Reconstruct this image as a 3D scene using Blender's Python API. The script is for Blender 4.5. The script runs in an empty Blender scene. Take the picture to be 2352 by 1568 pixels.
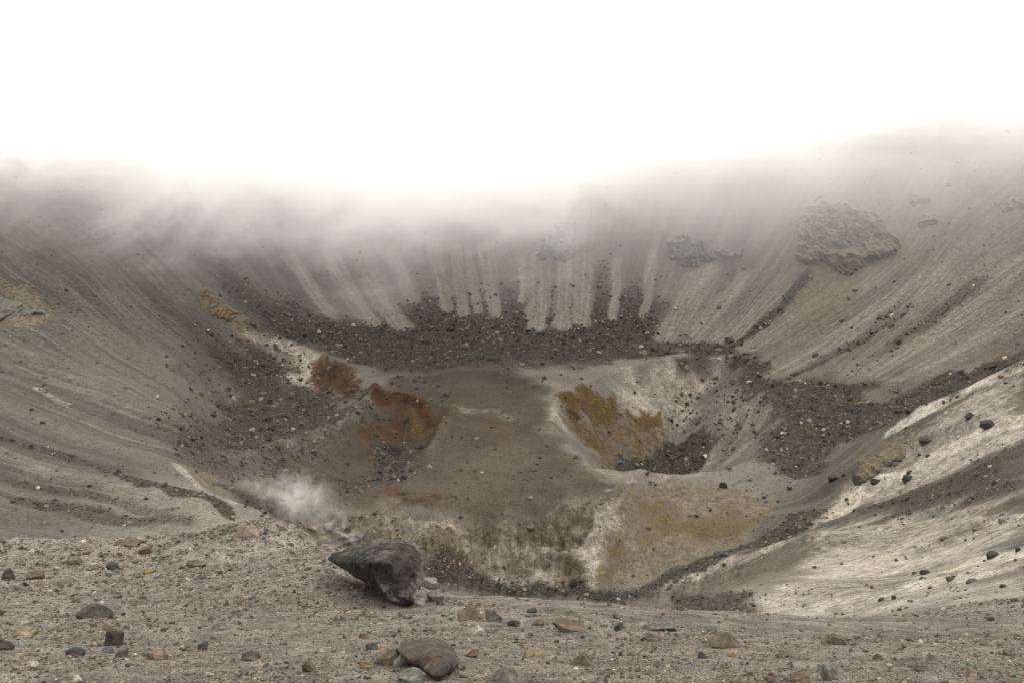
import bpy, bmesh, math, random
import numpy as np
from mathutils import Vector, Matrix

scn = bpy.context.scene
col = scn.collection
R = math.radians

# ---------------------------------------------------------------- camera
PITCH = R(11.9)
cam_d = bpy.data.cameras.new('camera')
cam_d.lens = 35.0
cam_d.sensor_width = 36.0
cam_d.clip_start = 0.1
cam_d.clip_end = 6000.0
cam = bpy.data.objects.new('camera', cam_d)
col.objects.link(cam)
cam.location = (0, 0, 0)
cam.rotation_euler = (math.pi / 2 - PITCH, 0, 0)
scn.camera = cam

# ---------------------------------------------------------------- world / sun
SUN_EL, SUN_AZ = R(52), R(62)          # azimuth measured from +Y towards +X
world = bpy.data.worlds.new('World')
scn.world = world
world.use_nodes = True
wn, wl = world.node_tree.nodes, world.node_tree.links
wn.clear()
sky = wn.new('ShaderNodeTexSky')
sky.sky_type = 'NISHITA'
sky.sun_disc = False
sky.sun_elevation = SUN_EL
sky.sun_rotation = SUN_AZ
sky.altitude = 4500
# a closed cloud layer hides most of the clear sky: bright, even, slightly warm
mixw = wn.new('ShaderNodeMixRGB')
mixw.inputs[0].default_value = 0.93
tcw = wn.new('ShaderNodeTexCoord')
sepw = wn.new('ShaderNodeSeparateXYZ')
rampw = wn.new('ShaderNodeMapRange')
rampw.inputs['From Min'].default_value = -0.1
rampw.inputs['From Max'].default_value = 1.0
rampw.inputs['To Min'].default_value = 27.0
rampw.inputs['To Max'].default_value = 32.0
warm = wn.new('ShaderNodeVectorMath')
warm.operation = 'SCALE'
warm.inputs[0].default_value = (1.0, 0.965, 0.905)
bg = wn.new('ShaderNodeBackground')
bg.inputs['Strength'].default_value = 0.1
wo = wn.new('ShaderNodeOutputWorld')
wl.new(tcw.outputs['Generated'], sepw.inputs[0])
wl.new(sepw.outputs['Z'], rampw.inputs['Value'])
wl.new(rampw.outputs[0], warm.inputs['Scale'])
wl.new(sky.outputs[0], mixw.inputs[1])
wl.new(warm.outputs[0], mixw.inputs[2])
wl.new(mixw.outputs[0], bg.inputs['Color'])
wl.new(bg.outputs[0], wo.inputs['Surface'])

sun_d = bpy.data.lights.new('sun', 'SUN')
sun_d.energy = 1.5
sun_d.angle = R(14)
sun_d.color = (1.0, 0.96, 0.88)
sun = bpy.data.objects.new('sun', sun_d)
col.objects.link(sun)
sdir = Vector((math.sin(SUN_AZ) * math.cos(SUN_EL), math.cos(SUN_AZ) * math.cos(SUN_EL), math.sin(SUN_EL)))
sun.rotation_euler = (-sdir).to_track_quat('-Z', 'Y').to_euler()

scn.view_settings.view_transform = 'Standard'
scn.view_settings.look = 'None'
scn.view_settings.exposure = 0.0
scn.view_settings.gamma = 1.0
scn.view_settings.use_curve_mapping = False
scn.cycles.use_denoising = True
scn.cycles.volume_bounces = 12
scn.cycles.max_bounces = 14
scn.cycles.diffuse_bounces = 2
scn.cycles.glossy_bounces = 1
scn.cycles.volume_max_steps = 128
scn.cycles.use_light_tree = False

# ---------------------------------------------------------------- maths helpers
F = 2287.0                    # focal length in the 2352-wide reading of the photograph
CP, SP = math.cos(PITCH), math.sin(PITCH)

def ray_slope(u, v):
    """x/Y and z/Y of the view ray through a point of the photograph"""
    a = (u - 1176.0) / F
    b = (784.0 - v) / F
    k = CP + b * SP
    return a / k, (-SP + b * CP) / k

def project(x, y, z):
    d = y * CP - z * SP
    w = y * SP + z * CP
    d = np.where(d > 1e-3, d, 1e-3)
    return 1176.0 + F * x / d, 784.0 - F * w / d

_tables = {}
def vnoise(x, y, seed=0):
    """smooth 2-D value noise in -1..1"""
    if seed not in _tables:
        _tables[seed] = np.random.RandomState(1000 + seed).rand(256, 256) * 2 - 1
    t = _tables[seed]
    xi = np.floor(x).astype(np.int64); yi = np.floor(y).astype(np.int64)
    fx = x - xi; fy = y - yi
    fx = fx * fx * fx * (fx * (fx * 6 - 15) + 10); fy = fy * fy * fy * (fy * (fy * 6 - 15) + 10)
    a = t[xi & 255, yi & 255]; b = t[(xi + 1) & 255, yi & 255]
    c = t[xi & 255, (yi + 1) & 255]; d = t[(xi + 1) & 255, (yi + 1) & 255]
    return (a * (1 - fx) + b * fx) * (1 - fy) + (c * (1 - fx) + d * fx) * fy

def fbm(x, y, octaves=4, seed=0, gain=0.5):
    s = 0; amp = 1.0; tot = 0
    for k in range(octaves):
        s = s + amp * vnoise(x * 2 ** k + 17.3 * k, y * 2 ** k - 9.1 * k, seed + k)
        tot += amp; amp *= gain
    return s / tot

def sstep(a, b, x):
    t = np.clip((x - a) / (b - a), 0, 1)
    return t * t * (3 - 2 * t)

# ---------------------------------------------------------------- terrain: control heights
ctrl = []                       # (theta, ln r, (z+1.7)/r)
def cp_xyz(x, y, z):
    r = math.hypot(x, y)
    ctrl.append((math.atan2(x, y), math.log(r), (z + 1.7) / r))
def V(u, v, Y):                 # a visible point: the view ray at forward distance Y
    xs, zs = ray_slope(u, v)
    cp_xyz(xs * Y, Y, zs * Y)
def H(u, Y, z):                 # a hidden point on the azimuth of column u
    a = (u - 1176.0) / F
    cp_xyz(a * Y, Y, z)
def column(u, vis=(), hid=()):
    for v, Y in vis: V(u, v, Y)
    for Y, z in hid: H(u, Y, z)

# near slope, visible rows
for u in (-250, 0, 300):
    column(u, [(1568, 9), (1480, 12.3), (1400, 17), (1320, 25), (1270, 33), (1240, 42)])
column(520, [(1568, 9), (1480, 12.2), (1400, 17), (1320, 25), (1270, 33), (1236, 43)])
column(700, [(1568, 9), (1480, 12.1), (1400, 16.6), (1340, 19.0), (1290, 21.6), (1250, 27), (1222, 38)])
column(770, [(1340, 19.3), (1290, 21.8), (1262, 25.5)])
column(850, [(1568, 9), (1480, 12), (1400, 16.8), (1368, 18.4), (1325, 21.5), (1290, 27)])
column(980, [(1568, 9), (1480, 12), (1400, 17), (1350, 22)])
for u, ve, Ye in ((1176, 1368, 19.5), (1400, 1394, 17.6), (1600, 1408, 16.6), (1750, 1416, 16.2)):
    column(u, [(1568, 9), (1480, 12), (1430, 14.6), (ve, Ye)])
for u in (1900, 2100, 2352, 2600):
    column(u, [(1568, 9), (1480, 12), (1430, 15.2)])
column(1900, [(1418, 17.5)]); column(2100, [(1412, 19)]); column(2352, [(1406, 22)]); column(2600, [(1400, 24)])
for th in np.radians([-180, -140, -100, -60, -30, -15, 0, 15, 30, 60, 100, 140]):
    for r in (1.2, 4.0):
        cp_xyz(r * math.sin(th), r * math.cos(th), -1.7 - 0.41 * r * math.cos(th) * (1 if abs(th) < 1.6 else 0.2))

# hidden slope below the near edge
column(-250, (), [(70, -33), (95, -43)])
column(0, [(1205, 135)], [(60, -29), (90, -43)])
column(300, [(1215, 140)], [(60, -29), (90, -44), (115, -54)])
column(520, (), [(60, -28), (90, -42), (120, -54)])
column(700, (), [(60, -27), (90, -44), (125, -59)])
column(850, (), [(40, -21), (60, -34), (110, -60), (160, -82)])
for u in (980, 1176, 1400):
    column(u, (), [(30, -17.5), (60, -38), (110, -66), (160, -88)])
column(1600, [(1392, 118)], [(30, -17.5), (60, -36)])
column(1750, [(1398, 100)], [(30, -17), (60, -34.5)])
column(1900, [(1400, 92), (1300, 135), (1240, 165), (1172, 205)], [(30, -16.5), (60, -32.5)])
column(2100, [(1402, 60), (1380, 80), (1300, 118), (1200, 162), (1100, 192), (1000, 213), (950, 224)], [(35, -18.7), (246, -72)])
column(2352, [(1395, 38), (1350, 62), (1250, 98), (1150, 132), (1000, 172), (900, 197), (836, 211)], [(238, -60)])
column(2600, [(1390, 40), (1300, 62), (1150, 100), (1000, 145), (850, 185), (740, 215)])

# left wall
column(-250, [(1100, 130), (950, 175), (800, 225), (650, 265), (450, 310), (290, 350)])
column(0, [(1120, 152), (1050, 170), (900, 215), (750, 258), (600, 300), (450, 338), (302, 380)])
column(200, [(1200, 140), (1100, 163), (950, 205), (800, 252), (650, 295), (450, 350), (301, 392)])
column(400, [(1190, 140), (1120, 160), (1060, 184), (980, 214), (880, 248), (760, 292), (650, 322), (500, 355), (400, 378), (300, 402)])
column(520, [(1205, 142), (1150, 163)]); column(620, [(1215, 146), (1182, 157)]); column(700, [(1222, 150)])
column(520, [(1040, 214), (950, 240), (820, 282), (720, 318), (650, 336), (500, 364), (400, 388), (300, 412)])
column(600, [(1170, 192), (1080, 210)], [(176, -78)])
column(720, [(1216, 197), (1170, 203), (1080, 217), (980, 246), (880, 282), (790, 320), (720, 340), (600, 366), (400, 404)], [(170, -80)])
V(540, 300, 412); V(800, 298, 432)
# middle
column(850, [(1265, 193), (1180, 204), (1090, 222), (1000, 247), (900, 281), (830, 309), (770, 335), (720, 352), (600, 374), (500, 393), (400, 415)])
column(1000, [(1320, 190), (1185, 203), (1090, 221), (1000, 247), (900, 282)])
column(1176, [(1345, 190), (1190, 202), (1100, 219), (1000, 247), (900, 283), (830, 313), (790, 331), (740, 348), (600, 375), (500, 395), (400, 418), (304, 446)])
column(1300, [(1350, 188), (1165, 204), (1100, 218)])
column(1400, [(1362, 186), (1230, 199), (1112, 216), (1000, 248), (900, 283), (830, 314), (790, 332), (740, 348), (600, 374), (500, 393), (340, 428)])
column(1550, [(1325, 187), (1200, 207), (1105, 223), (1000, 249), (900, 283), (820, 317), (780, 334), (700, 352), (600, 370)])
column(1700, [(1345, 140), (1252, 197), (1160, 217), (1095, 231), (1000, 253), (900, 285), (812, 318), (740, 338), (600, 366), (500, 384), (376, 404)])
column(1850, [(1290, 150), (1182, 205), (1090, 230), (1000, 250), (900, 274), (830, 296), (740, 318), (600, 345), (500, 362), (348, 390)])
column(1960, [(1100, 209), (1020, 238), (930, 260), (830, 284), (700, 317), (550, 345), (334, 384)])
column(2100, [(900, 262), (800, 285), (650, 316), (500, 341), (303, 374)])
column(2352, [(790, 260), (700, 284), (600, 305), (500, 325), (400, 346), (288, 372)])
column(2600, [(600, 262), (450, 300), (285, 350)])
# beyond the rim, and round the rest of the crater
for u, Y, z in ((-250, 400, -8), (0, 430, -8), (300, 450, -8), (600, 470, -8), (900, 500, -8), (1176, 520, -8), (1450, 490, -14), (1700, 460, -24), (1950, 440, -12), (2352, 430, -8), (2700, 420, -8)):
    H(u, Y, z); H(u, Y * 1.8, z - 70)
for s in (-1, 1):
    for th, prof in ((50, ((9, -4.4), (20, -8.2), (60, -24), (120, -34), (180, -24), (230, -4), (320, 0), (700, -60))),
                     (80, ((9, -2.2), (30, -4), (80, -8), (150, 0), (400, -60))), (130, ((30, -4), (120, -20), (500, -120))), (178, ((30, -6), (120, -30), (500, -160)))):
        for r, z in prof:
            cp_xyz(s * r * math.sin(R(th)), r * math.cos(R(th)), z)

C = np.array(ctrl)
TS = 1.6
P = np.stack([C[:, 0] * TS, C[:, 1]], 1)
def kern(d2):
    return 0.5 * d2 * np.log(d2 + 1e-12)
n = len(P)
D2 = ((P[:, None, :] - P[None, :, :]) ** 2).sum(2)
K = kern(D2) + np.eye(n) * 2e-4
A = np.zeros((n + 3, n + 3))
A[:n, :n] = K
A[:n, n] = 1; A[:n, n + 1:] = P
A[n, :n] = 1; A[n + 1:, :n] = P.T
rhs = np.zeros(n + 3); rhs[:n] = C[:, 2]
W = np.linalg.solve(A, rhs)

def base_height(th, r):
    shp = th.shape
    t = (th * TS).ravel().astype(np.float32); l = np.log(r).ravel().astype(np.float32)
    out = np.empty(t.size, np.float32)
    w = W.astype(np.float64)
    for s in range(0, t.size, 40000):
        a = t[s:s + 40000, None]; b = l[s:s + 40000, None]
        d2 = (a - P[None, :, 0].astype(np.float32)) ** 2 + (b - P[None, :, 1].astype(np.float32)) ** 2
        out[s:s + 40000] = kern(d2.astype(np.float64)) @ w[:n] + w[n] + w[n + 1] * a[:, 0] + w[n + 2] * b[:, 0]
    return out.reshape(shp) * r - 1.7

# ---------------------------------------------------------------- terrain grid (polar, finer where the crater lies)
th = np.concatenate([np.linspace(-180, -70, 12)[:-1], np.linspace(-70, -32, 28)[:-1], np.linspace(-32, 32, 880), np.linspace(32, 70, 28)[1:], np.linspace(70, 180, 12)[1:]])
th = np.radians(th)
rr = np.concatenate([[0.4, 1, 2, 3, 4, 5, 6], np.geomspace(7, 50, 260)[:-1], np.geomspace(50, 150, 90)[:-1], np.linspace(150, 330, 400)[:-1], np.linspace(330, 520, 190)[:-1], np.geomspace(520, 1600, 20)])
NT, NR = len(th), len(rr)
TH, RR = np.meshgrid(th, rr)                 # shape (NR, NT)
X = RR * np.sin(TH); Y = RR * np.cos(TH)
Zc = base_height(TH[:, ::4], RR[:, ::4])
Z = np.empty_like(X)
for i in range(NR):
    Z[i] = np.interp(th, th[::4] if (NT - 1) % 4 == 0 else np.append(th[::4], th[-1] + 1e-6),
                     Zc[i] if (NT - 1) % 4 == 0 else np.append(Zc[i], Zc[i][-1]))

CX, CY = 0.0, 285.0
front = (np.abs(TH) < R(80))

def project_grid():
    U_, V_ = project(X, Y, Z)
    return U_, V_

class Ground:
    """finds the point of the ground that a place in the photograph shows"""
    def __init__(s):
        s.U, s.V = project(X, Y, Z)
        s.i0 = int(np.searchsorted(rr, 7.0))
        s.i1 = int(np.searchsorted(rr, 520.0))
        s.Vm = s.V[s.i0:s.i1]
        s.run = np.minimum.accumulate(s.Vm, axis=0)
    def at(s, u, v):
        thv = math.atan(ray_slope(u, v)[0])
        j = int(np.clip(np.searchsorted(th, thv), 1, NT - 1))
        f = (thv - th[j - 1]) / (th[j] - th[j - 1])
        c = s.Vm[:, j - 1] * (1 - f) + s.Vm[:, j] * f
        k = np.nonzero(c <= v)[0]
        i = (k[0] if len(k) else len(c) - 1)
        i = max(i, 1)
        va, vb = c[i - 1], c[i]
        g = 0.0 if va == vb else float(np.clip((va - v) / (va - vb), 0, 1))
        i += s.i0
        def L(M):
            return (M[i - 1, j - 1] * (1 - f) + M[i - 1, j] * f) * (1 - g) + (M[i, j - 1] * (1 - f) + M[i, j] * f) * g
        return float(L(X)), float(L(Y)), float(L(Z))

def height_at(x, y):
    r = math.hypot(x, y); t = math.atan2(x, y)
    j = int(np.clip(np.searchsorted(th, t), 1, NT - 1)); i = int(np.clip(np.searchsorted(rr, r), 1, NR - 1))
    f = (t - th[j - 1]) / (th[j] - th[j - 1]); g = (r - rr[i - 1]) / (rr[i] - rr[i - 1])
    return float((Z[i - 1, j - 1] * (1 - f) + Z[i - 1, j] * f) * (1 - g) + (Z[i, j - 1] * (1 - f) + Z[i, j] * f) * g)

G = Ground()
def plan(poly):
    return np.array([G.at(u, v)[:2] for u, v in poly])

def poly_sdf(pts, x, y):
    """signed distance (positive inside) in plan"""
    d = np.full(x.shape, 1e18); inside = np.zeros(x.shape, bool)
    m = len(pts)
    for i in range(m):
        ax, ay = pts[i]; bx, by = pts[(i + 1) % m]
        ex, ey = bx - ax, by - ay
        px, py = x - ax, y - ay
        t = np.clip((px * ex + py * ey) / (ex * ex + ey * ey + 1e-9), 0, 1)
        d = np.minimum(d, (px - ex * t) ** 2 + (py - ey * t) ** 2)
        if ay != by:
            c = ((ay > y) != (by > y)) & (x < ex * (y - ay) / (by - ay) + ax)
            inside ^= c
    d = np.sqrt(d)
    return np.where(inside, d, -d)

def line_dist(pts, x, y):
    d = np.full(x.shape, 1e18)
    for i in range(len(pts) - 1):
        ax, ay = pts[i]; bx, by = pts[i + 1]
        ex, ey = bx - ax, by - ay
        px, py = x - ax, y - ay
        t = np.clip((px * ex + py * ey) / (ex * ex + ey * ey + 1e-9), 0, 1)
        d = np.minimum(d, (px - ex * t) ** 2 + (py - ey * t) ** 2)
    return np.sqrt(d)

def window(pts, pad):
    """rows and columns of the grid that a plan outline can touch"""
    t = np.arctan2(pts[:, 0], pts[:, 1]); r = np.hypot(pts[:, 0], pts[:, 1])
    padt = pad / max(r.min(), 1)
    j0, j1 = np.searchsorted(th, t.min() - padt), np.searchsorted(th, t.max() + padt)
    i0, i1 = np.searchsorted(rr, max(r.min() - pad, 0)), np.searchsorted(rr, r.max() + pad)
    return slice(max(i0 - 1, 0), min(i1 + 1, NR)), slice(max(j0 - 1, 0), min(j1 + 1, NT))

def sink(poly, slope, depth, soft=3.0, wob=1.5):
    pts = plan(poly)
    w = window(pts, 6)
    x, y = X[w], Y[w]
    d = poly_sdf(pts, x + wob * fbm(x / 9, y / 9, 3, 5), y + wob * fbm(x / 9, y / 9, 3, 9))
    s = np.maximum(d, 0) * slope
    s = np.sqrt(s * s + 0.15) - math.sqrt(0.15)
    Z[w] -= depth * (1 - np.exp(-(s / depth) - (s / depth) ** 2.5 * 0.8)) * 1.0

def ridge(poly, height, width):
    pts = plan(poly)
    w = window(pts, width * 3)
    d = line_dist(pts, X[w], Y[w])
    Z[w] += height * np.exp(-(d / width) ** 2)

# right inner pit, left inner pit, left talus basin
PIT_R = [(1262, 965), (1275, 915), (1310, 888), (1400, 855), (1490, 828), (1600, 818), (1705, 818), (1690, 850), (1740, 895), (1800, 945), (1770, 1000), (1730, 1050), (1640, 1082), (1540, 1092), (1440, 1086), (1370, 1076), (1310, 1030)]
PIT_L = [(872, 892), (940, 905), (1042, 938), (1015, 985), (990, 1040), (930, 1085), (840, 1100), (740, 1085), (650, 1050), (740, 1005), (815, 960)]
BASIN = [(455, 655), (520, 700), (600, 745), (700, 797), (745, 812), (860, 882), (862, 905), (805, 965), (730, 1000), (600, 1038), (480, 1020), (400, 950), (400, 820), (420, 720)]
sink(BASIN, 0.6, 7.5, wob=2.0)
sink(PIT_L, 0.8, 9.5, wob=1.2)
sink(PIT_R, 1.02, 28.0, wob=1.0)
G = Ground()
ridge([(862, 895), (810, 962), (720, 1003), (610, 1040)], 2.0, 2.0)
ridge([(1042, 940), (1015, 985), (975, 1050), (930, 1090)], 1.6, 2.2)
ridge([(1480, 1100), (1440, 1130), (1400, 1210), (1355, 1320)], 2.2, 3.0)
ridge([(1480, 1370), (1640, 1300), (1760, 1245), (1880, 1195)], 1.4, 3.0)
ridge([(1560, 1345), (1700, 1300), (1850, 1255)], 2.5, 6.0)
ridge([(2352, 838), (2150, 930), (2000, 1010), (1890, 1120)], 1.6, 4.0)
ridge([(0, 790), (200, 880), (420, 1000)], 2.0, 5.0)
ridge([(0, 1025), (330, 1118), (500, 1168)], 1.2, 2.5)

# natural relief: broad swells, gullies down the walls, small hummocks
SR = np.hypot(X - CX, Y - CY)
wall = sstep(60, 110, SR) * sstep(60, 105, RR)
# fall lines of the loose slopes: each line keeps one value, and the value between lines is interpolated
LINES = [[(0, 1180), (250, 1208)], [(0, 1085), (250, 1145), (420, 1184)], [(0, 1005), (330, 1105), (520, 1172)], [(0, 900), (300, 1010), (470, 1080)], [(0, 800), (250, 905), (520, 1035)],
         [(0, 700), (250, 850), (450, 980)], [(0, 570), (250, 760), (490, 940)], [(20, 440), (180, 560), (350, 730), (540, 900)], [(130, 400), (300, 560), (430, 680), (560, 790)], [(300, 400), (450, 560), (560, 680)],
         [(450, 400), (560, 530), (680, 700)], [(600, 400), (700, 560), (800, 720)], [(750, 400), (820, 560), (925, 750)], [(950, 400), (1000, 560), (1030, 706)], [(1100, 400), (1115, 560), (1140, 715)],
         [(1210, 400), (1215, 600), (1215, 745)], [(1300, 400), (1300, 600), (1290, 745)], [(1410, 400), (1390, 600), (1370, 740)], [(1550, 420), (1490, 600), (1440, 740)], [(1690, 440), (1610, 610), (1520, 780)],
         [(1800, 540), (1700, 680), (1610, 780)], [(1930, 540), (1830, 660), (1700, 785)], [(2080, 530), (1950, 660), (1740, 800)], [(2220, 500), (2080, 670), (1790, 860)], [(2352, 530), (2200, 645), (1930, 870)],
         [(2352, 650), (2150, 780), (1980, 890)], [(2352, 760), (2200, 845), (2050, 920)], [(2352, 845), (2050, 985), (1900, 1110)], [(2352, 960), (2100, 1080), (1870, 1190)], [(2352, 1060), (2050, 1165), (1890, 1215)],
         [(2352, 1180), (2000, 1225), (1700, 1295)], [(2352, 1280), (2000, 1335), (1820, 1368)], [(2352, 1350), (2120, 1374)]]
lp = []
for k, ln_ in enumerate(LINES):
    for a_, b_ in ln_:
        gx, gy, _z = G.at(a_, b_)
        lp.append((math.atan2(gx, gy), math.log(math.hypot(gx, gy)), float(k)))
lp = np.array(lp)
LP = np.stack([lp[:, 0] * 2.2, lp[:, 1] * 1.4], 1); m_ = len(LP)
A2 = np.zeros((m_ + 3, m_ + 3)); A2[:m_, :m_] = kern(((LP[:, None] - LP[None]) ** 2).sum(2)) + np.eye(m_) * 3e-4
A2[:m_, m_] = 1; A2[:m_, m_ + 1:] = LP; A2[m_, :m_] = 1; A2[m_ + 1:, :m_] = LP.T
w2 = np.linalg.solve(A2, np.concatenate([lp[:, 2], [0, 0, 0]]))
def run_at(t, l):
    o = np.empty(t.size)
    tf, lf = t.ravel() * 2.2, l.ravel() * 1.4
    for q in range(0, t.size, 60000):
        a_, b_ = tf[q:q + 60000, None], lf[q:q + 60000, None]
        o[q:q + 60000] = kern((a_ - LP[None, :, 0]) ** 2 + (b_ - LP[None, :, 1]) ** 2) @ w2[:m_] + w2[m_] + w2[m_ + 1] * a_[:, 0] + w2[m_ + 2] * b_[:, 0]
    return o.reshape(t.shape)
rc = run_at(TH[::3, ::4], np.log(np.maximum(RR[::3, ::4], 8)))
tmp = np.stack([np.interp(th, th[::4], row) for row in rc])
RUN = np.stack([np.interp(rr, rr[::3], tmp[:, c]) for c in range(NT)], 1)
calm = np.zeros_like(X)
for _pl in ([(1430, 1335), (1760, 1325), (1790, 1404), (1430, 1402)], [(330, 1150), (380, 1120), (600, 1150), (640, 1240), (330, 1232)]):
    _p = plan(_pl); _w = window(_p, 20); calm[_w] = np.maximum(calm[_w], sstep(-14, 4, poly_sdf(_p, X[_w], Y[_w])))
wall = wall * (1 - calm)
gl = fbm(RUN * 2.3, SR / 160, 4, 11) + .4 * fbm(RUN * 7.5, SR / 60, 3, 21)
Z += wall * gl * 0.8 * front
Z += sstep(60, 160, RR) * fbm(X / 22, Y / 22, 4, 31) * 0.7
Z += sstep(120, 200, RR) * fbm(X / 4, Y / 4, 3, 41, 0.6) * 0.16
nearm = 1 - sstep(45, 90, RR)
hum = np.clip(sstep(16, 30, RR), 0, 1) * (1 - sstep(-2, 3, X + 0.02 * Y))      # hummocky ledge on the left
Z += nearm * (fbm(X / 2.2, Y / 2.2, 4, 51) * 0.10 * sstep(2, 10, RR) + hum * fbm(X / 1.6, Y / 1.6, 4, 55, 0.6) * 0.38)
Z += nearm * fbm(X / 0.35, Y / 0.35, 3, 61) * 0.018
# layered scarp below the terrace
SCARP = [(640, 1130), (760, 1160), (860, 1175), (1000, 1185), (1180, 1185), (1300, 1160), (1440, 1110), (1425, 1200), (1350, 1345), (1200, 1338), (1040, 1295), (900, 1260), (760, 1225)]
G = Ground()
pts = plan(SCARP); w = window(pts, 6)
ms = sstep(0, 4, poly_sdf(pts, X[w], Y[w]))
zz = Z[w] + 0.6 * fbm(X[w] / 6, Y[w] / 6, 3, 71)
Z[w] += ms * (0.9 * (np.abs(((zz / 3.1) % 1.0) - 0.5) * 2 - 0.5) + 1.9 * (.5 - np.abs(fbm(X[w] / 5, Y[w] / 9, 4, 81, 0.6)) * 2) + .8 * fbm(X[w] / 1.8, Y[w] / 2.5, 3, 87, 0.6))
G = Ground()

# ---------------------------------------------------------------- what covers the ground (masks in plan)
def blank(): return np.zeros_like(X)
wx1 = fbm(X / 7, Y / 7, 4, 101); wy1 = fbm(X / 7, Y / 7, 4, 111)
def paint(M, poly, val=1.0, soft=3.0, wob=3.0, mode='max'):
    pts = plan(poly); w = window(pts, soft * 3 + wob + 2)
    sc = np.clip(RR[w] / 120, 0.05, 1.0)
    d = poly_sdf(pts, X[w] + wob * wx1[w] * sc, Y[w] + wob * 1.6 * wy1[w] * sc)
    m = sstep(-soft, soft, d / sc) * val
    M[w] = np.maximum(M[w], m) if mode == 'max' else (M[w] * (1 - m) if mode == 'cut' else np.clip(M[w] + m, 0, 1))
def stroke(M, line, width, val=1.0, wob=1.0, mode='max', taper=False):
    pts = plan(line); w = window(pts, width * 2 + wob + 2)
    sc = np.clip(RR[w] / 120, 0.05, 1.0)
    d = line_dist(pts, X[w] + wob * wx1[w] * sc, Y[w] + wob * wy1[w] * sc)
    m = (1 - sstep(width * 0.4, width * 1.1, d / sc)) * val
    M[w] = np.maximum(M[w], m) if mode == 'max' else (M[w] * (1 - m) if mode == 'cut' else np.clip(M[w] + m, 0, 1))

rub = blank()
R_FAR = [(490, 600), (640, 680), (730, 715), (860, 720), (960, 670), (1080, 680), (1180, 640), (1270, 690), (1390, 620), (1450, 650), (1530, 700), (1520, 785), (1700, 778), (1725, 805), (1500, 812), (1400, 826), (1250, 832), (1050, 845), (880, 850), (780, 818), (700, 788), (600, 740), (540, 700)]
paint(rub, R_FAR, 1, 7, 6)
R_LEFT = [(560, 775), (640, 815), (700, 900), (780, 925), (830, 930), (800, 962), (740, 1000), (600, 1037), (480, 1050), (430, 1005), (480, 940), (520, 880), (500, 800)]
paint(rub, R_LEFT, 1, 9, 6)
paint(rub, [(470, 740), (580, 775), (700, 880), (740, 1000), (560, 1050), (380, 1000), (430, 850)], .5, 14, 9)
R_RIGHT = [(1700, 795), (1760, 830), (1800, 870), (1900, 880), (2040, 870), (2200, 858), (2352, 800), (2352, 836), (2150, 925), (2000, 990), (1920, 1030), (1870, 1090), (1745, 1070), (1765, 1000), (1805, 950), (1740, 890), (1690, 870)]
paint(rub, R_RIGHT, 1, 4, 4)
R_VALLEY = [(960, 1290), (1040, 1276), (1080, 1308), (1200, 1332), (1300, 1342), (1420, 1358), (1500, 1345), (1560, 1300), (1750, 1228), (1830, 1178), (1910, 1168), (1860, 1205), (1780, 1245), (1650, 1292), (1540, 1340), (1490, 1378), (1350, 1378), (1200, 1364), (1000, 1345)]
paint(rub, R_VALLEY, 1, 2, 2)
paint(rub, [(1535, 1366), (1620, 1362), (1720, 1385), (1760, 1405), (1620, 1404), (1550, 1394)], 1, 2, 2)
paint(rub, [(1380, 1072), (1420, 1050), (1500, 1048), (1540, 1008), (1620, 985), (1650, 1010), (1610, 1070), (1540, 1087), (1440, 1083)], 1, 2, 2)
paint(rub, [(860, 1020), (940, 1008), (960, 1055), (920, 1108), (760, 1122), (735, 1098), (850, 1088)], 0.8, 3, 3)
paint(rub, [(1650, 880), (1790, 900), (1800, 950), (1740, 1060), (1640, 1075), (1600, 1030), (1560, 960)], 0.28, 5, 5)
paint(rub, [(2040, 1150), (2352, 1035), (2352, 1118), (2100, 1178), (1950, 1175)], 0.65, 4, 4)
paint(rub, [(470, 1100), (560, 1120), (650, 1160), (700, 1210), (620, 1190), (540, 1150)], 0.8, 3, 3)
paint(rub, [(400, 1010), (650, 1040), (760, 1100), (560, 1095), (400, 1060)], 0.5, 4, 5)
for ln, wd, va in (([(1845, 640), (1790, 710), (1700, 785)], 4, 0.9), ([(2080, 700), (1950, 790), (1810, 862)], 4, .7), ([(2250, 650), (2060, 790), (1930, 880)], 3.5, .6),
                   ([(0, 1012), (180, 1058), (330, 1106), (520, 1172)], 2.2, .9), ([(60, 1150), (250, 1190), (400, 1200)], 3, .6), ([(0, 1100), (200, 1140), (380, 1176)], 2, .5),
                   ([(1450, 660), (1440, 740)], 3, .2)):
    stroke(rub, ln, wd, va, 2)

sand = blank()      # pale fine tongues running down the walls
for ln, wd in (([(1000, 560), (1028, 706)], 3.4), ([(1045, 570), (1066, 722)], 3.0), ([(1075, 580), (1098, 716)], 2.4), ([(1115, 570), (1136, 718)], 3.8), ([(1200, 600), (1198, 690)], 2),
               ([(1235, 600), (1232, 748)], 6.0), ([(1300, 610), (1290, 748)], 5.0), ([(1340, 600), (1335, 738)], 5.0), ([(1420, 600), (1410, 730)], 2.5), ([(1500, 580), (1480, 725)], 2.5),
               ([(820, 560), (925, 752)], 5.0), ([(760, 590), (860, 745)], 4.0), ([(650, 560), (760, 720)], 4), ([(900, 570), (950, 690)], 3),
               ([(1620, 620), (1525, 775)], 6), ([(1700, 640), (1600, 770)], 4), ([(1800, 650), (1660, 775)], 6), ([(2000, 640), (1730, 790)], 7), ([(2150, 640), (1790, 855)], 7),
               ([(2352, 600), (1950, 865)], 6), ([(2352, 690), (2020, 905)], 6)):
    stroke(sand, ln, wd, 1, 1.2)
rw = blank()
paint(rw, [(1530, 640), (1850, 480), (2352, 420), (2500, 700), (2352, 800), (1900, 880), (1740, 800), (1520, 780)], .5, 12, 10)
sand = np.clip(sand + rw * (1 - sand), 0, 1)
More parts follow.
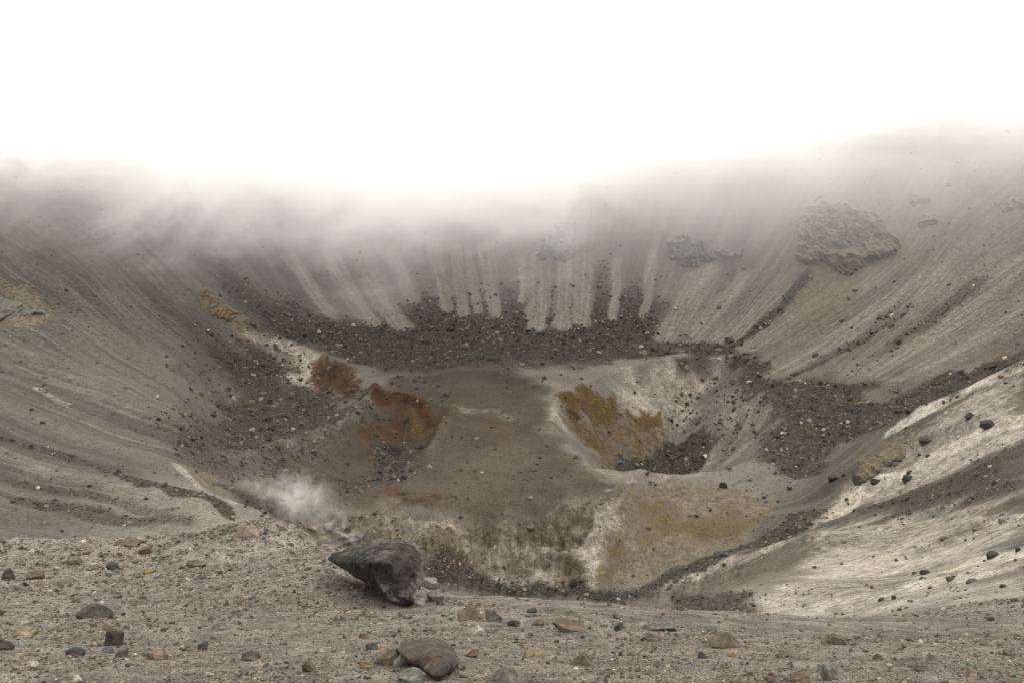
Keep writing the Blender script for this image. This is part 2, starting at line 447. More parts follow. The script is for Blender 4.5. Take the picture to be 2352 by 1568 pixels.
rub = rub * (1 - 0.85 * (sand - rw * .8).clip(0, 1)) * (1 - .55 * wall * sstep(-.1, .35, fbm(RUN * 3.5, SR / 90, 4, 171)) * (SR < 400) * sstep(300, 330, Y))
rub = np.clip(rub, 0, 1)

pale = blank()
paint(pale, [(1480, 1372), (1700, 1300), (1900, 1205), (2100, 1165), (2352, 1128), (2352, 1375), (2050, 1402), (1800, 1412), (1740, 1402), (1700, 1384), (1560, 1362)], 0.5, 8, 10)
paint(pale, [(1570, 1350), (1640, 1300), (1800, 1232), (1850, 1245), (1850, 1310), (1750, 1370), (1650, 1365)], 0.75, 4, 5, 'cut')
paint(pale, [(1870, 1182), (2060, 1005), (2352, 834), (2352, 1020), (2150, 1100), (1980, 1162)], 0.5, 3, 3)
paint(pale, [(1920, 1130), (1980, 1020), (2100, 990), (2130, 1050), (2000, 1120)], 0.5, 4, 4, 'cut')
stroke(pale, [(2352, 842), (2200, 905), (2050, 985)], 3.6, 0.75, 3)
stroke(pale, [(2352, 960), (2260, 985), (2100, 1080), (1960, 1150), (1860, 1190)], 4.6, 0.8, 4)
stroke(pale, [(1500, 1358), (1680, 1290), (1790, 1250), (1890, 1215)], 2.6, 0.5, 2.5)
stroke(pale, [(2352, 1270), (2200, 1300), (2100, 1340)], 3, 0.7, 3)
stroke(pale, [(2352, 1195), (2150, 1190), (2000, 1205)], 3, 0.5, 3)
paint(pale, [(1470, 835), (1560, 822), (1700, 822), (1650, 880), (1590, 950), (1520, 965), (1440, 930), (1410, 880)], 0.5, 4, 5)
paint(pale, [(1255, 965), (1280, 915), (1290, 960), (1320, 1010)], 0.5, 2, 1)
paint(pale, [(1370, 1200), (1440, 1130), (1440, 1180), (1380, 1300), (1330, 1340), (1310, 1290)], 0.55, 3, 6)
paint(pale, [(1100, 1320), (1140, 1285), (1200, 1310), (1260, 1300), (1260, 1340), (1150, 1335)], 0.6, 2, 3)
paint(pale, [(860, 1200), (1000, 1195), (1250, 1220), (1300, 1260), (1100, 1260), (900, 1240)], 0.33, 2, 4)
paint(pale, [(640, 770), (700, 797), (742, 812), (735, 870), (715, 880), (740, 915), (690, 890), (640, 830), (600, 775)], 0.75, 2, 1.5)
paint(pale, [(560, 745), (640, 772), (610, 800), (560, 775)], 0.4, 2, 1.5)
paint(pale, [(1640, 900), (1740, 910), (1780, 950), (1700, 1050), (1620, 1075), (1560, 1080), (1640, 1000)], 0.42, 4, 4)
stroke(pale, [(0, 780), (150, 850), (280, 930), (430, 1005), (520, 1040)], 7.5, 0.10, 6)
stroke(pale, [(80, 1075), (220, 1118), (330, 1145), (470, 1176)], 2.6, 0.17, 3)
stroke(pale, [(80, 890), (150, 925)], 1.2, 0.4, 1.5)
stroke(pale, [(400, 1065), (450, 1110), (520, 1150)], 1.8, 0.4, 2)
stroke(pale, [(1390, 1125), (1460, 1103), (1540, 1100)], 1.2, 0.3, 1.5)
stroke(pale, [(862, 897), (812, 962), (720, 1003), (610, 1040)], 1.1, 0.22, 1.2)
stroke(pale, [(1042, 942), (1015, 985), (985, 1045), (930, 1090)], 1.8, 0.13, 1.5)
stroke(pale, [(1060, 940), (1130, 945), (1170, 960)], 3.2, 0.22, 3)
stroke(pale, [(1300, 1030), (1370, 1078), (1440, 1090), (1540, 1094), (1640, 1084)], 1.1, 0.2, 1.2)
paint(pale, [(600, 1240), (740, 1225), (760, 1290), (600, 1300), (350, 1285), (0, 1320), (0, 1260), (300, 1250)], 0.16, 9, 9)

rust = blank()
paint(rust, [(738, 812), (800, 842), (862, 884), (850, 912), (790, 915), (750, 905), (735, 920), (712, 872)], 0.75, 3, 3)
paint(rust, [(878, 892), (950, 908), (1042, 938), (1030, 962), (960, 965), (905, 940)], 0.95, 2, 2.5)
paint(rust, [(845, 880), (880, 892), (900, 930), (870, 925), (845, 905)], .8, 2, 1.5)
paint(rust, [(1285, 900), (1330, 960), (1400, 1010), (1400, 1050), (1330, 1015)], .5, 3, 4)
paint(rust, [(820, 960), (900, 930), (1000, 965), (1010, 1000), (930, 1050), (830, 1050)], 0.45, 4, 4)
paint(rust, [(1290, 895), (1320, 895), (1330, 960), (1330, 1010), (1300, 960)], 0.7, 2.5, 3)
paint(rust, [(1000, 800), (1120, 795), (1180, 815), (1120, 850), (1010, 835)], 0.42, 3, 4)
paint(rust, [(1060, 980), (1180, 960), (1200, 1010), (1080, 1060)], 0.25, 5, 5)
paint(rust, [(850, 1120), (1000, 1130), (1000, 1165), (850, 1150)], 0.35, 4, 4)

ochre = blank()
paint(ochre, [(1284, 892), (1330, 888), (1360, 900), (1420, 905), (1424, 960), (1385, 1000), (1350, 975), (1335, 930), (1300, 930)], 0.85, 2.5, 4)
paint(ochre, [(1450, 945), (1525, 935), (1525, 965), (1480, 985), (1450, 970)], 0.85, 2.2, 4)
paint(ochre, [(1300, 950), (1400, 960), (1540, 975), (1520, 1040), (1440, 1055), (1360, 1050), (1310, 1000)], 0.5, 3, 4)
paint(ochre, [(930, 945), (1020, 955), (1000, 985), (940, 980)], 0.5, 1.5, 2)
paint(ochre, [(1540, 1060), (1620, 1030), (1640, 1050), (1560, 1085)], 0.35, 2, 2)
paint(ochre, [(1040, 800), (1120, 795), (1110, 830), (1040, 825)], 0.35, 2, 3)

tan = blank()
paint(tan, [(1450, 1118), (1560, 1105), (1660, 1112), (1790, 1150), (1720, 1240), (1600, 1290), (1450, 1335), (1350, 1345), (1400, 1230)], 0.9, 2, 2)
paint(tan, [(448, 652), (520, 700), (600, 745), (600, 775), (560, 775), (500, 735), (460, 700)], 0.95, 1.5, 1.5)
paint(tan, [(390, 1060), (480, 1080), (520, 1140), (450, 1110)], 0.8, 2, 2)
paint(tan, [(1930, 1130), (1980, 1030), (2080, 980), (2100, 1020), (2060, 1080), (1980, 1120)], 0.5, 3, 3)
paint(tan, [(2100, 1170), (2352, 1130), (2352, 1200), (2200, 1230), (2050, 1210)], 0.6, 4, 5)
paint(tan, [(0, 640), (90, 680), (120, 730), (60, 750), (0, 740)], 0.7, 3, 3)
paint(tan, [(1480, 1372), (1700, 1300), (1900, 1210), (2000, 1240), (1800, 1400)], 0.35, 4, 5)
paint(tan, [(1790, 700), (1810, 520), (1870, 430), (2020, 440), (2120, 500), (2100, 600), (1960, 660), (1860, 760), (1760, 760)], 0.6, 12, 12)

brown = blank()
paint(brown, [(870, 880), (1000, 855), (1180, 845), (1260, 890), (1250, 960), (1310, 1040), (1380, 1090), (1440, 1105), (1300, 1165), (1000, 1180), (760, 1150), (600, 1080), (640, 1045), (800, 985)], 0.9, 4, 4)
paint(brown, [(900, 770), (1300, 800), (1500, 800), (1400, 830), (1100, 860), (880, 860), (780, 810)], 0.7, 5, 5)
paint(brown, [(1700, 800), (1800, 860), (2040, 870), (2352, 800), (2352, 836), (1950, 1020), (1750, 1000), (1800, 940)], 0.5, 5, 5)
scarp = blank()
paint(scarp, [(620, 1165), (760, 1172), (860, 1182), (1000, 1192), (1180, 1190), (1300, 1165), (1445, 1115), (1430, 1200), (1355, 1345), (1200, 1338), (1040, 1295), (900, 1262), (760, 1230)], 1.0, 1.5, 2.5)
moss = blank()
paint(moss, [(1480, 1172), (1545, 1160), (1580, 1190), (1640, 1178), (1745, 1182), (1745, 1215), (1600, 1222), (1560, 1235), (1490, 1225)], 0.62, 2.5, 5)
paint(moss, [(1360, 1295), (1430, 1245), (1445, 1275), (1380, 1325)], 0.5, 2, 3)
paint(moss, [(1400, 1110), (1480, 1103), (1470, 1130), (1390, 1150)], .4, 2, 3)
fine = blank()      # clean even sand lip between gravel and drop
paint(fine, [(985, 1350), (1200, 1370), (1400, 1392), (1700, 1412), (2000, 1418), (2352, 1405), (2352, 1455), (1900, 1460), (1500, 1430), (1200, 1400), (1020, 1375)], 1, .8, .6)

# ---------------------------------------------------------------- build the ground mesh
def mesh_grid(name, X_, Y_, Z_):
    nr, nt = X_.shape
    me = bpy.data.meshes.new(name)
    co = np.stack([X_, Y_, Z_], -1).reshape(-1, 3).astype(np.float32)
    idx = np.arange(nr * nt).reshape(nr, nt)
    q = np.stack([idx[:-1, :-1], idx[:-1, 1:], idx[1:, 1:], idx[1:, :-1]], -1).reshape(-1, 4)[:, ::-1]
    me.vertices.add(len(co)); me.vertices.foreach_set('co', co.ravel())
    me.loops.add(q.size); me.loops.foreach_set('vertex_index', q.ravel().astype(np.int32))
    me.polygons.add(len(q)); me.polygons.foreach_set('loop_start', (np.arange(len(q)) * 4).astype(np.int32))
    me.polygons.foreach_set('loop_total', np.full(len(q), 4, np.int32))
    me.polygons.foreach_set('use_smooth', np.ones(len(q), bool))
    me.update(calc_edges=True)
    return me

def attr(me, name, arr):
    a = me.attributes.new(name, 'FLOAT', 'POINT')
    a.data.foreach_set('value', arr.ravel().astype(np.float32))

# ---------------------------------------------------------------- node helper
class NT_:
    def __init__(s, mat):
        mat.use_nodes = True
        s.t = mat.node_tree; s.n = s.t.nodes; s.l = s.t.links
        s.n.clear()
    def node(s, typ, **kw):
        o = s.n.new(typ)
        for k, v in kw.items(): setattr(o, k, v)
        return o
    def link(s, a, b): s.l.new(a, b)
    def val(s, sock, x):
        if isinstance(x, (int, float)): sock.default_value = x
        elif isinstance(x, tuple): sock.default_value = x if len(x) == len(sock.default_value) else x + (1.0,)
        else: s.link(x, sock)
    def math(s, op, a, b=0.0, c=None, clamp=False):
        o = s.node('ShaderNodeMath', operation=op, use_clamp=clamp)
        s.val(o.inputs[0], a); s.val(o.inputs[1], b)
        if c is not None: s.val(o.inputs[2], c)
        return o.outputs[0]
    def vmath(s, op, a, b=(0., 0., 0.)):
        o = s.node('ShaderNodeVectorMath', operation=op)
        s.val(o.inputs[0], a)
        if op == 'SCALE': s.val(o.inputs['Scale'], b)
        else: s.val(o.inputs[1], b)
        return o.outputs[0]
    def attr(s, name, typ='GEOMETRY'):
        o = s.node('ShaderNodeAttribute', attribute_name=name, attribute_type=typ)
        return o.outputs['Fac']
    def noise(s, vec, scale, detail=4., rough=.55, dist=0.):
        o = s.node('ShaderNodeTexNoise')
        s.val(o.inputs['Vector'], vec)
        s.val(o.inputs['Scale'], float(scale)); s.val(o.inputs['Detail'], detail)
        s.val(o.inputs['Roughness'], rough); s.val(o.inputs['Distortion'], dist)
        return o.outputs['Fac']
    def range(s, x, a, b, c=0., d=1., smooth=True):
        o = s.node('ShaderNodeMapRange', interpolation_type='SMOOTHSTEP' if smooth else 'LINEAR')
        s.val(o.inputs['Value'], x)
        s.val(o.inputs['From Min'], a); s.val(o.inputs['From Max'], b); s.val(o.inputs['To Min'], c); s.val(o.inputs['To Max'], d)
        return o.outputs['Result']
    def mix(s, f, a, b, mode='MIX'):
        o = s.node('ShaderNodeMixRGB', blend_type=mode)
        s.val(o.inputs[0], f); s.val(o.inputs[1], a); s.val(o.inputs[2], b)
        return o.outputs[0]

ALB = .68          # overall reflectance of the ash, against the bright overcast
def ground_material():
    m = bpy.data.materials.new('volcanic_ground')
    N = NT_(m)
    geo = N.node('ShaderNodeNewGeometry')
    pos = geo.outputs['Position']
    sep = N.node('ShaderNodeSeparateXYZ'); N.link(pos, sep.inputs[0])
    sx, sy, sz = sep.outputs
    run = N.attr('run'); rad = N.attr('srad')
    c1 = N.node('ShaderNodeCombineXYZ')
    N.link(N.math('MULTIPLY', run, 2.1), c1.inputs[0]); N.link(N.math('MULTIPLY', rad, 0.016), c1.inputs[1])
    c2 = N.node('ShaderNodeCombineXYZ')
    N.link(N.math('MULTIPLY', run, 10.0), c2.inputs[0]); N.link(N.math('MULTIPLY', rad, 0.03), c2.inputs[1])
    st, st2 = N.noise(c1.outputs[0], 1.0, 6., .62, 0.05), N.noise(c2.outputs[0], 1.0, 3., .6, 0.05)
    streak = N.math('ADD', N.math('MULTIPLY', st, .74), N.math('MULTIPLY', st2, .26))
    big = N.noise(pos, 0.06, 4., .6)
    mid = N.noise(pos, 0.6, 5., .65)
    fin = N.noise(pos, 5.0, 8., .75)
    grit = N.noise(pos, 38.0, 4., .75)
    farg = N.noise(pos, 2.2, 2., .8)
    a = {k: N.attr(k) for k in ('rub', 'pale', 'rust', 'ochre', 'tan', 'brown', 'fine', 'wallm', 'nearm', 'sand', 'scarp', 'moss')}
    brk = N.math('MULTIPLY', N.math('SUBTRACT', N.math('ADD', N.math('MULTIPLY', mid, .5), N.math('ADD', N.math('MULTIPLY', farg, .3), N.math('MULTIPLY', big, .2))), .5), 2.2)
    def th(mask, lo=.35, hi=.65, amt=1.3):
        x = N.math('ADD', mask, N.math('MULTIPLY', N.math('MULTIPLY', brk, amt), N.math('MULTIPLY', N.math('MULTIPLY', mask, N.math('SUBTRACT', 1.25, mask)), 3.2)))
        return N.range(x, lo, hi)
    ash = N.mix(N.range(big, .38, .62), (.128, .114, .098), (.172, .155, .135))
    ash = N.mix(N.math('MULTIPLY', N.range(mid, .52, .66), .5), ash, (.098, .084, .069))
    base = ash
    # streaked walls: fine grey sand against darker coarse runs
    sd = N.range(streak, .39, .60)
    wallc = N.mix(sd, (.050, .043, .035), (.102, .090, .076))
    wallc = N.mix(N.math('MULTIPLY', N.range(st2, .56, .68), .5), wallc, (.150, .134, .114))
    base = N.mix(a['wallm'], base, wallc)
    base = N.mix(N.math('MULTIPLY', a['sand'], .72), base, N.mix(N.range(st2, .4, .6), (.165, .149, .128), (.235, .213, .184)))
    base = N.mix(N.math('MULTIPLY', a['brown'], .9), base, N.mix(N.range(big, .35, .65), (.036, .026, .0175), (.058, .045, .032)))
    # eroded scarp: bleached, grey and ochre rock in ragged blotches, runs down the face
    drip = N.node('ShaderNodeCombineXYZ'); N.link(N.math('MULTIPLY', sx, .55), drip.inputs[0]); N.link(N.math('MULTIPLY', sz, .62), drip.inputs[1]); N.link(N.math('MULTIPLY', sy, .42), drip.inputs[2])
    dn = N.noise(drip.outputs[0], 1.0, 5., .7, .8)
    bn = N.noise(pos, .26, 7., .7, .5)
    sc1 = N.mix(N.range(bn, .40, .60), (.074, .061, .045), (.128, .108, .080))
    sc1 = N.mix(N.range(dn, .52, .66), sc1, (.195, .168, .124))
    sc1 = N.mix(N.range(N.math('ADD', N.math('MULTIPLY', bn, .5), N.math('MULTIPLY', dn, .5)), .40, .50, .5, 0.), sc1, (.056, .044, .031))
    base = N.mix(N.range(a['scarp'], .2, .8), base, sc1)
    tanc = N.mix(N.range(dn, .38, .62), (.104, .085, .060), (.158, .132, .095))
    base = N.mix(N.math('MULTIPLY', th(a['tan'], .1, .8), .85), base, tanc)
    base = N.mix(N.math('MULTIPLY', a['fine'], .7), base, N.mix(N.range(mid, .4, .6), (.090, .079, .068), (.118, .105, .091)))
    # white mineral crust, broken along the fall line
    pn = N.math('ADD', N.math('MULTIPLY', N.math('SUBTRACT', streak, .5), 1.9), N.math('ADD', N.math('MULTIPLY', brk, 1.5), N.math('MULTIPLY', N.math('SUBTRACT', big, .5), 2.2)))
    pm = N.math('ADD', a['pale'], N.math('MULTIPLY', pn, N.math('MULTIPLY', a['pale'], .85)))
    base = N.mix(N.range(pm, .02, 1.0, 0., .94), base, N.mix(N.range(bn, .45, .62), (.42, .385, .335), (.33, .285, .225)))
    def patch(mask, k=1.9):
        nz = N.math('ADD', N.math('MULTIPLY', brk, 1.25), N.math('MULTIPLY', N.math('SUBTRACT', dn, .5), .55))
        x = N.math('ADD', mask, N.math('MULTIPLY', N.math('MULTIPLY', nz, k), N.range(mask, 0., .35)))
        return N.range(x, .26, .58)
    spk = N.math('ADD', N.math('MULTIPLY', fin, .4), N.math('ADD', N.math('MULTIPLY', farg, .3), N.math('MULTIPLY', mid, .3)))
    base = N.mix(N.math('MULTIPLY', patch(a['rust']), .95), base, N.mix(N.range(N.math('ADD', N.math('MULTIPLY', spk, .5), N.math('MULTIPLY', bn, .5)), .42, .58), (.015, .009, .005), (.076, .036, .012)))
    base = N.mix(N.math('MULTIPLY', patch(a['ochre']), .93), base, N.mix(N.range(spk, .42, .60), (.042, .026, .010), (.115, .070, .019)))
    base = N.mix(N.math('MULTIPLY', patch(a['moss'], 2.6), .8), base, N.mix(N.range(spk, .42, .60), (.048, .036, .014), (.105, .078, .028)))
    base = N.mix(N.math('MULTIPLY', N.range(N.math('ADD', a['rub'], N.math('MULTIPLY', brk, .8)), .2, .8), .93), base, N.mix(farg, (.030, .026, .020), (.080, .070, .056)))
    # grain
    g = N.math('ADD', N.math('MULTIPLY', fin, .55), N.math('MULTIPLY', mid, .45))
    gg = N.range(g, .34, .66, .66, 1.34)
    base = N.mix(1.0, base, N.vmath('SCALE', (1., 1., 1.), gg), 'MULTIPLY')
    gr = N.range(grit, .36, .64, .42, 1.62)
    base = N.mix(a['nearm'], base, N.mix(1.0, base, N.vmath('SCALE', (1., 1., 1.), gr), 'MULTIPLY'))
    gf = N.range(farg, .3, .7, .66, 1.34)
    base = N.mix(1.0, base, N.vmath('SCALE', (1., 1., 1.), gf), 'MULTIPLY')
    base = N.vmath('SCALE', base, N.math('MULTIPLY', N.math('ADD', 1.0, N.math('MULTIPLY', a['nearm'], .22)), ALB))
    bs = N.node('ShaderNodeBsdfPrincipled')
    N.link(base, bs.inputs['Base Color']); bs.inputs['Roughness'].default_value = .95
    bs.inputs['Specular IOR Level'].default_value = .15
    b1 = N.node('ShaderNodeBump'); b1.inputs['Strength'].default_value = .9; b1.inputs['Distance'].default_value = .03
    N.link(N.math('MULTIPLY', N.math('ADD', grit, fin), a['nearm']), b1.inputs['Height'])
    b2 = N.node('ShaderNodeBump'); b2.inputs['Strength'].default_value = .8; b2.inputs['Distance'].default_value = .55
    hh = N.math('MULTIPLY', N.math('ADD', N.math('MULTIPLY', farg, N.math('ADD', .35, N.math('MULTIPLY', a['rub'], .8))), N.math('MULTIPLY', streak, a['wallm'])), N.math('SUBTRACT', 1.0, a['nearm']))
    N.link(hh, b2.inputs['Height']); N.link(b1.outputs[0], b2.inputs['Normal'])
    N.link(b2.outputs[0], bs.inputs['Normal'])
    out = N.node('ShaderNodeOutputMaterial'); N.link(bs.outputs[0], out.inputs['Surface'])
    return m

gme = mesh_grid('crater_ground', X, Y, Z)
for k, arr in (('rub', rub), ('pale', pale), ('rust', rust), ('ochre', ochre), ('tan', tan), ('brown', brown), ('run', RUN), ('srad', SR), ('fine', fine), ('scarp', scarp), ('moss', moss), ('wallm', wall * 0.9), ('nearm', 1 - sstep(25, 60, RR)), ('sand', sand)):
    attr(gme, k, arr)
ground = bpy.data.objects.new('crater_ground', gme)
col.objects.link(ground)
gme.materials.append(ground_material())
ground['kind'] = 'structure'
ground['label'] = 'grey volcanic crater ground with steep scree walls and two inner pits'
#@@REST
# ---------------------------------------------------------------- crags standing out of the walls
def rock_material(name, c1, c2, c3, scale, bump=.12, rough=.9):
    m = bpy.data.materials.new(name)
    N = NT_(m)
    geo = N.node('ShaderNodeNewGeometry'); pos = geo.outputs['Position']
    tc = N.node('ShaderNodeTexCoord')
    co = tc.outputs['Object']
    n1 = N.noise(co, scale, 6., .65, .1); n2 = N.noise(co, scale * 5, 6., .7); n3 = N.noise(co, scale * .45, 4., .65, .1)
    base = N.mix(N.range(n1, .38, .62), c1, c2)
    base = N.mix(N.range(n3, .5, .68), base, c3)
    base = N.mix(1.0, base, N.vmath('SCALE', (1., 1., 1.), N.range(n2, .3, .7, .62, 1.38)), 'MULTIPLY')
    base = N.vmath('SCALE', base, ALB)
    bs = N.node('ShaderNodeBsdfPrincipled'); N.link(base, bs.inputs['Base Color'])
    bs.inputs['Roughness'].default_value = rough; bs.inputs['Specular IOR Level'].default_value = .2
    b = N.node('ShaderNodeBump'); b.inputs['Strength'].default_value = .9; b.inputs['Distance'].default_value = bump
    N.link(N.math('ADD', n2, N.math('MULTIPLY', n1, 1.5)), b.inputs['Height']); N.link(b.outputs[0], bs.inputs['Normal'])
    o = N.node('ShaderNodeOutputMaterial'); N.link(bs.outputs[0], o.inputs['Surface'])
    return m

MAT = {
    'crag': rock_material('dark_crag_rock', (.070, .062, .052), (.120, .106, .088), (.060, .052, .045), .35, .5),
    'tan_crag': rock_material('tan_crag_rock', (.125, .098, .066), (.230, .188, .125), (.060, .047, .034), .32, .9),
    'grey_crag': rock_material('grey_crag_rock', (.120, .110, .096), (.150, .138, .120), (.085, .076, .066), .3, .5),
    'orange_crag': rock_material('orange_crag_rock', (.215, .165, .110), (.175, .110, .065), (.085, .068, .050), .7, .4),
}

def tag(o, label, cat, group=None, kind=None):
    o['label'] = label
    if kind: o['kind'] = kind
    else: o['category'] = cat
    if group: o['group'] = group
    return o

def crag(name, poly, out, mat, label, seed, step=2.2, rough=.5, up=.2, nscale=6.0):
    us = [p[0] for p in poly]; vs = [p[1] for p in poly]
    uu = np.arange(min(us) - 2 * step, max(us) + 2.5 * step, step); vv = np.arange(min(vs) - 2 * step, max(vs) + 2.5 * step, step)
    UU, VV = np.meshgrid(uu, vv)
    g = np.array([[G.at(u, v) for u in uu] for v in vv])
    wob = 9 * fbm(UU / 26, VV / 26, 3, seed)
    d = poly_sdf(np.array(poly, float), UU + wob, VV + 9 * fbm(UU / 22, VV / 22, 3, seed + 7))
    prof = sstep(-2, 13, d)
    x, y, z = g[..., 0], g[..., 1], g[..., 2]
    rg = 1 - np.abs(fbm(x / nscale, z / (nscale * .8), 5, seed + 3, .6)) * 2.6
    cell = vnoise(x / (nscale * .45) + 3 * vnoise(z / 4, x / 5, seed + 9), z / (nscale * .5), seed + 5) + .7 * vnoise(x / (nscale * .2), z / (nscale * .22), seed + 6)
    disp = out * prof * (.42 + rough * rg + .42 * np.round(cell * 3) / 3) - (1 - prof) * .8
    n = np.hypot(x, y)
    co = np.stack([x - x / n * disp, y - y / n * disp, z + disp * up - (1 - prof) * .3], -1)
    me = mesh_grid(name, co[..., 0], co[..., 1], co[..., 2])
    me.polygons.foreach_set('use_smooth', np.zeros(len(me.polygons), bool))
    # drop the margin that lies wholly under the scree
    bm = bmesh.new(); bm.from_mesh(me); bm.verts.ensure_lookup_table()
    keep = (prof > 0).ravel()
    bmesh.ops.delete(bm, geom=[vv_ for vv_ in bm.verts if not keep[vv_.index]], context='VERTS')
    c = Vector(co.reshape(-1, 3)[keep].mean(0))
    bmesh.ops.translate(bm, verts=bm.verts, vec=-c)
    bmesh.ops.reverse_faces(bm, faces=bm.faces)
    bmesh.ops.recalc_face_normals(bm, faces=bm.faces)
    bm.to_mesh(me); bm.free()
    me.materials.append(MAT[mat])
    o = bpy.data.objects.new(name, me); o.location = c; col.objects.link(o)
    return tag(o, label, 'rock outcrop')

crag('rock_outcrop', [(1232, 590), (1240, 545), (1262, 520), (1268, 500), (1330, 498), (1335, 520), (1325, 565), (1325, 590), (1300, 610), (1262, 598)], 6.5, 'crag', 'rounded dark crag hanging over pale sand tongues on the far wall', 201, rough=.35)
crag('rock_outcrop', [(1525, 545), (1560, 530), (1640, 560), (1718, 575), (1712, 590), (1650, 600), (1600, 612), (1560, 615), (1535, 585)], 4.0, 'crag', 'low dark jagged crag band on the far wall, left of the large tan crag', 221)
crag('rock_outcrop', [(1820, 590), (1822, 500), (1870, 455), (1935, 455), (2010, 490), (2070, 545), (2078, 580), (2010, 600), (1960, 635), (1935, 632), (1900, 600), (1850, 610)], 4.6, 'tan_crag', 'largest crag, tan and brown broken rock below the right rim', 241, rough=.6)
crag('rock_outcrop', [(2085, 440), (2140, 440), (2145, 465), (2105, 480), (2085, 465)], 2.5, 'crag', 'small dim crag high under the right rim in thin mist', 261)
crag('rock_outcrop', [(2270, 465), (2352, 440), (2400, 450), (2380, 480), (2300, 488)], 2.5, 'grey_crag', 'faint grey crag at the right edge of the photo under the rim', 271)
crag('rock_outcrop', [(2120, 480), (2165, 490), (2155, 515), (2120, 530), (2105, 510)], 2.2, 'tan_crag', 'small tan crag just right of the largest crag', 281)
crag('rock_outcrop', [(450, 655), (490, 655), (505, 690), (555, 712), (560, 728), (520, 745), (485, 725), (455, 690)], 1.5, 'orange_crag', 'orange and cream weathered outcrop at the head of the pale scarp', 291, step=2.0, nscale=2.6, rough=.8)
crag('rock_outcrop', [(-40, 660), (50, 690), (110, 712), (108, 735), (60, 728), (0, 745), (-40, 750)], 2.4, 'grey_crag', 'grey broken outcrop cut by the left edge of the photo', 301, step=3, nscale=4)
crag('rock_outcrop', [(720, 618), (755, 612), (760, 632), (735, 640)], 1.6, 'crag', 'tiny dark crag alone in the misty scree of the left wall', 311, step=2.5, nscale=3)
crag('rock_outcrop', [(1955, 1100), (1965, 1065), (1990, 1040), (2040, 1010), (2085, 1020), (2080, 1050), (2040, 1075), (2015, 1100), (1975, 1112)], 1.7, 'tan_crag', 'cream and brown crumbling knoll between the white bands', 321, step=2.5, rough=.7, nscale=3)

# ---------------------------------------------------------------- single rocks
def sphere_dirs(level):
    bm = bmesh.new(); bmesh.ops.create_icosphere(bm, subdivisions=level, radius=1.0)
    bm.verts.ensure_lookup_table()
    v = np.array([x.co[:] for x in bm.verts]); f = [tuple(x.index for x in p.verts) for p in bm.faces]
    bm.free(); return v, f
SPH = {k: sphere_dirs(k) for k in (2, 3, 4, 5, 6)}

_t3 = np.random.RandomState(99).rand(32, 32, 32) * 2 - 1
def _vn3(p):
    i = np.floor(p).astype(int); f = p - i; f = f * f * (3 - 2 * f)
    o = 0
    for a in (0, 1):
        for b in (0, 1):
            for c in (0, 1):
                w_ = (f[:, 0] if a else 1 - f[:, 0]) * (f[:, 1] if b else 1 - f[:, 1]) * (f[:, 2] if c else 1 - f[:, 2])
                o = o + w_ * _t3[(i[:, 0] + a) & 31, (i[:, 1] + b) & 31, (i[:, 2] + c) & 31]
    return o
def noise3(p, s, seed):
    q = p * s + np.array([seed * 1.7, seed * .9, seed * 2.3]) % 29
    return _vn3(q) * .5 + _vn3(q * 2.1 + 5) * .28 + _vn3(q * 4.3 + 9) * .16 + _vn3(q * 8.9 + 3) * .09

def rock_mesh(name, level, normals, dists, scale, rough, seed, p=34, mat=None, crease=0.0):
    v, f = SPH[level]
    dot = np.maximum(v @ normals.T, 0) / dists[None]
    rad = (dot ** p).sum(1) ** (-1.0 / p)
    q = v * rad[:, None]
    nn = noise3(q, 1.6, seed)
    q = q * (1 + rough * nn + crease * (np.abs(noise3(q, .9, seed + 31)) < .06) * -1.0)[:, None]
    q = q * np.array(scale)[None]
    me = bpy.data.meshes.new(name)
    me.from_pydata(q.tolist(), [], f)
    me.polygons.foreach_set('use_smooth', np.full(len(f), level >= 5))
    if mat: me.materials.append(mat)
    return me

def random_planes(seed, k=10, lo=.55, hi=1.0):
    g = np.random.RandomState(seed)
    n_ = g.normal(size=(k, 3)); n_ /= np.linalg.norm(n_, axis=1)[:, None]
    n_ = np.vstack([n_, [[1, 0, 0], [-1, 0, 0], [0, 1, 0], [0, -1, 0], [0, 0, 1], [0, 0, -1]]])
    d = np.concatenate([g.uniform(lo, hi, k), np.ones(6)])
    return n_, d

def stone_mat(name, c, var=.35, scale=3.0):
    c = np.array(c)
    t = lambda k: tuple(np.clip(c * k, 0, .9))
    return rock_material(name, t(1 - var), t(1 + var * .6), t(1.0), scale, .02)
TONES = {
    'dark': (.048, .043, .038), 'darkbrown': (.066, .054, .043), 'brown': (.105, .082, .062), 'grey': (.112, .101, .088), 'bluegrey': (.098, .097, .092),
    'pale': (.185, .168, .147), 'white': (.36, .33, .29), 'tan': (.200, .155, .105), 'rust': (.120, .078, .055), 'orange': (.24, .14, .075),
    'yellow': (.28, .21, .09), 'pink': (.20, .150, .122), 'greengrey': (.125, .123, .104)}
SM = {k: stone_mat(k + '_stone', c) for k, c in TONES.items()}
SMB = {k: stone_mat(k + '_boulder', c, .4, .9) for k, c in TONES.items()}

def axes_depth(x, y, z):
    return y * CP - z * SP

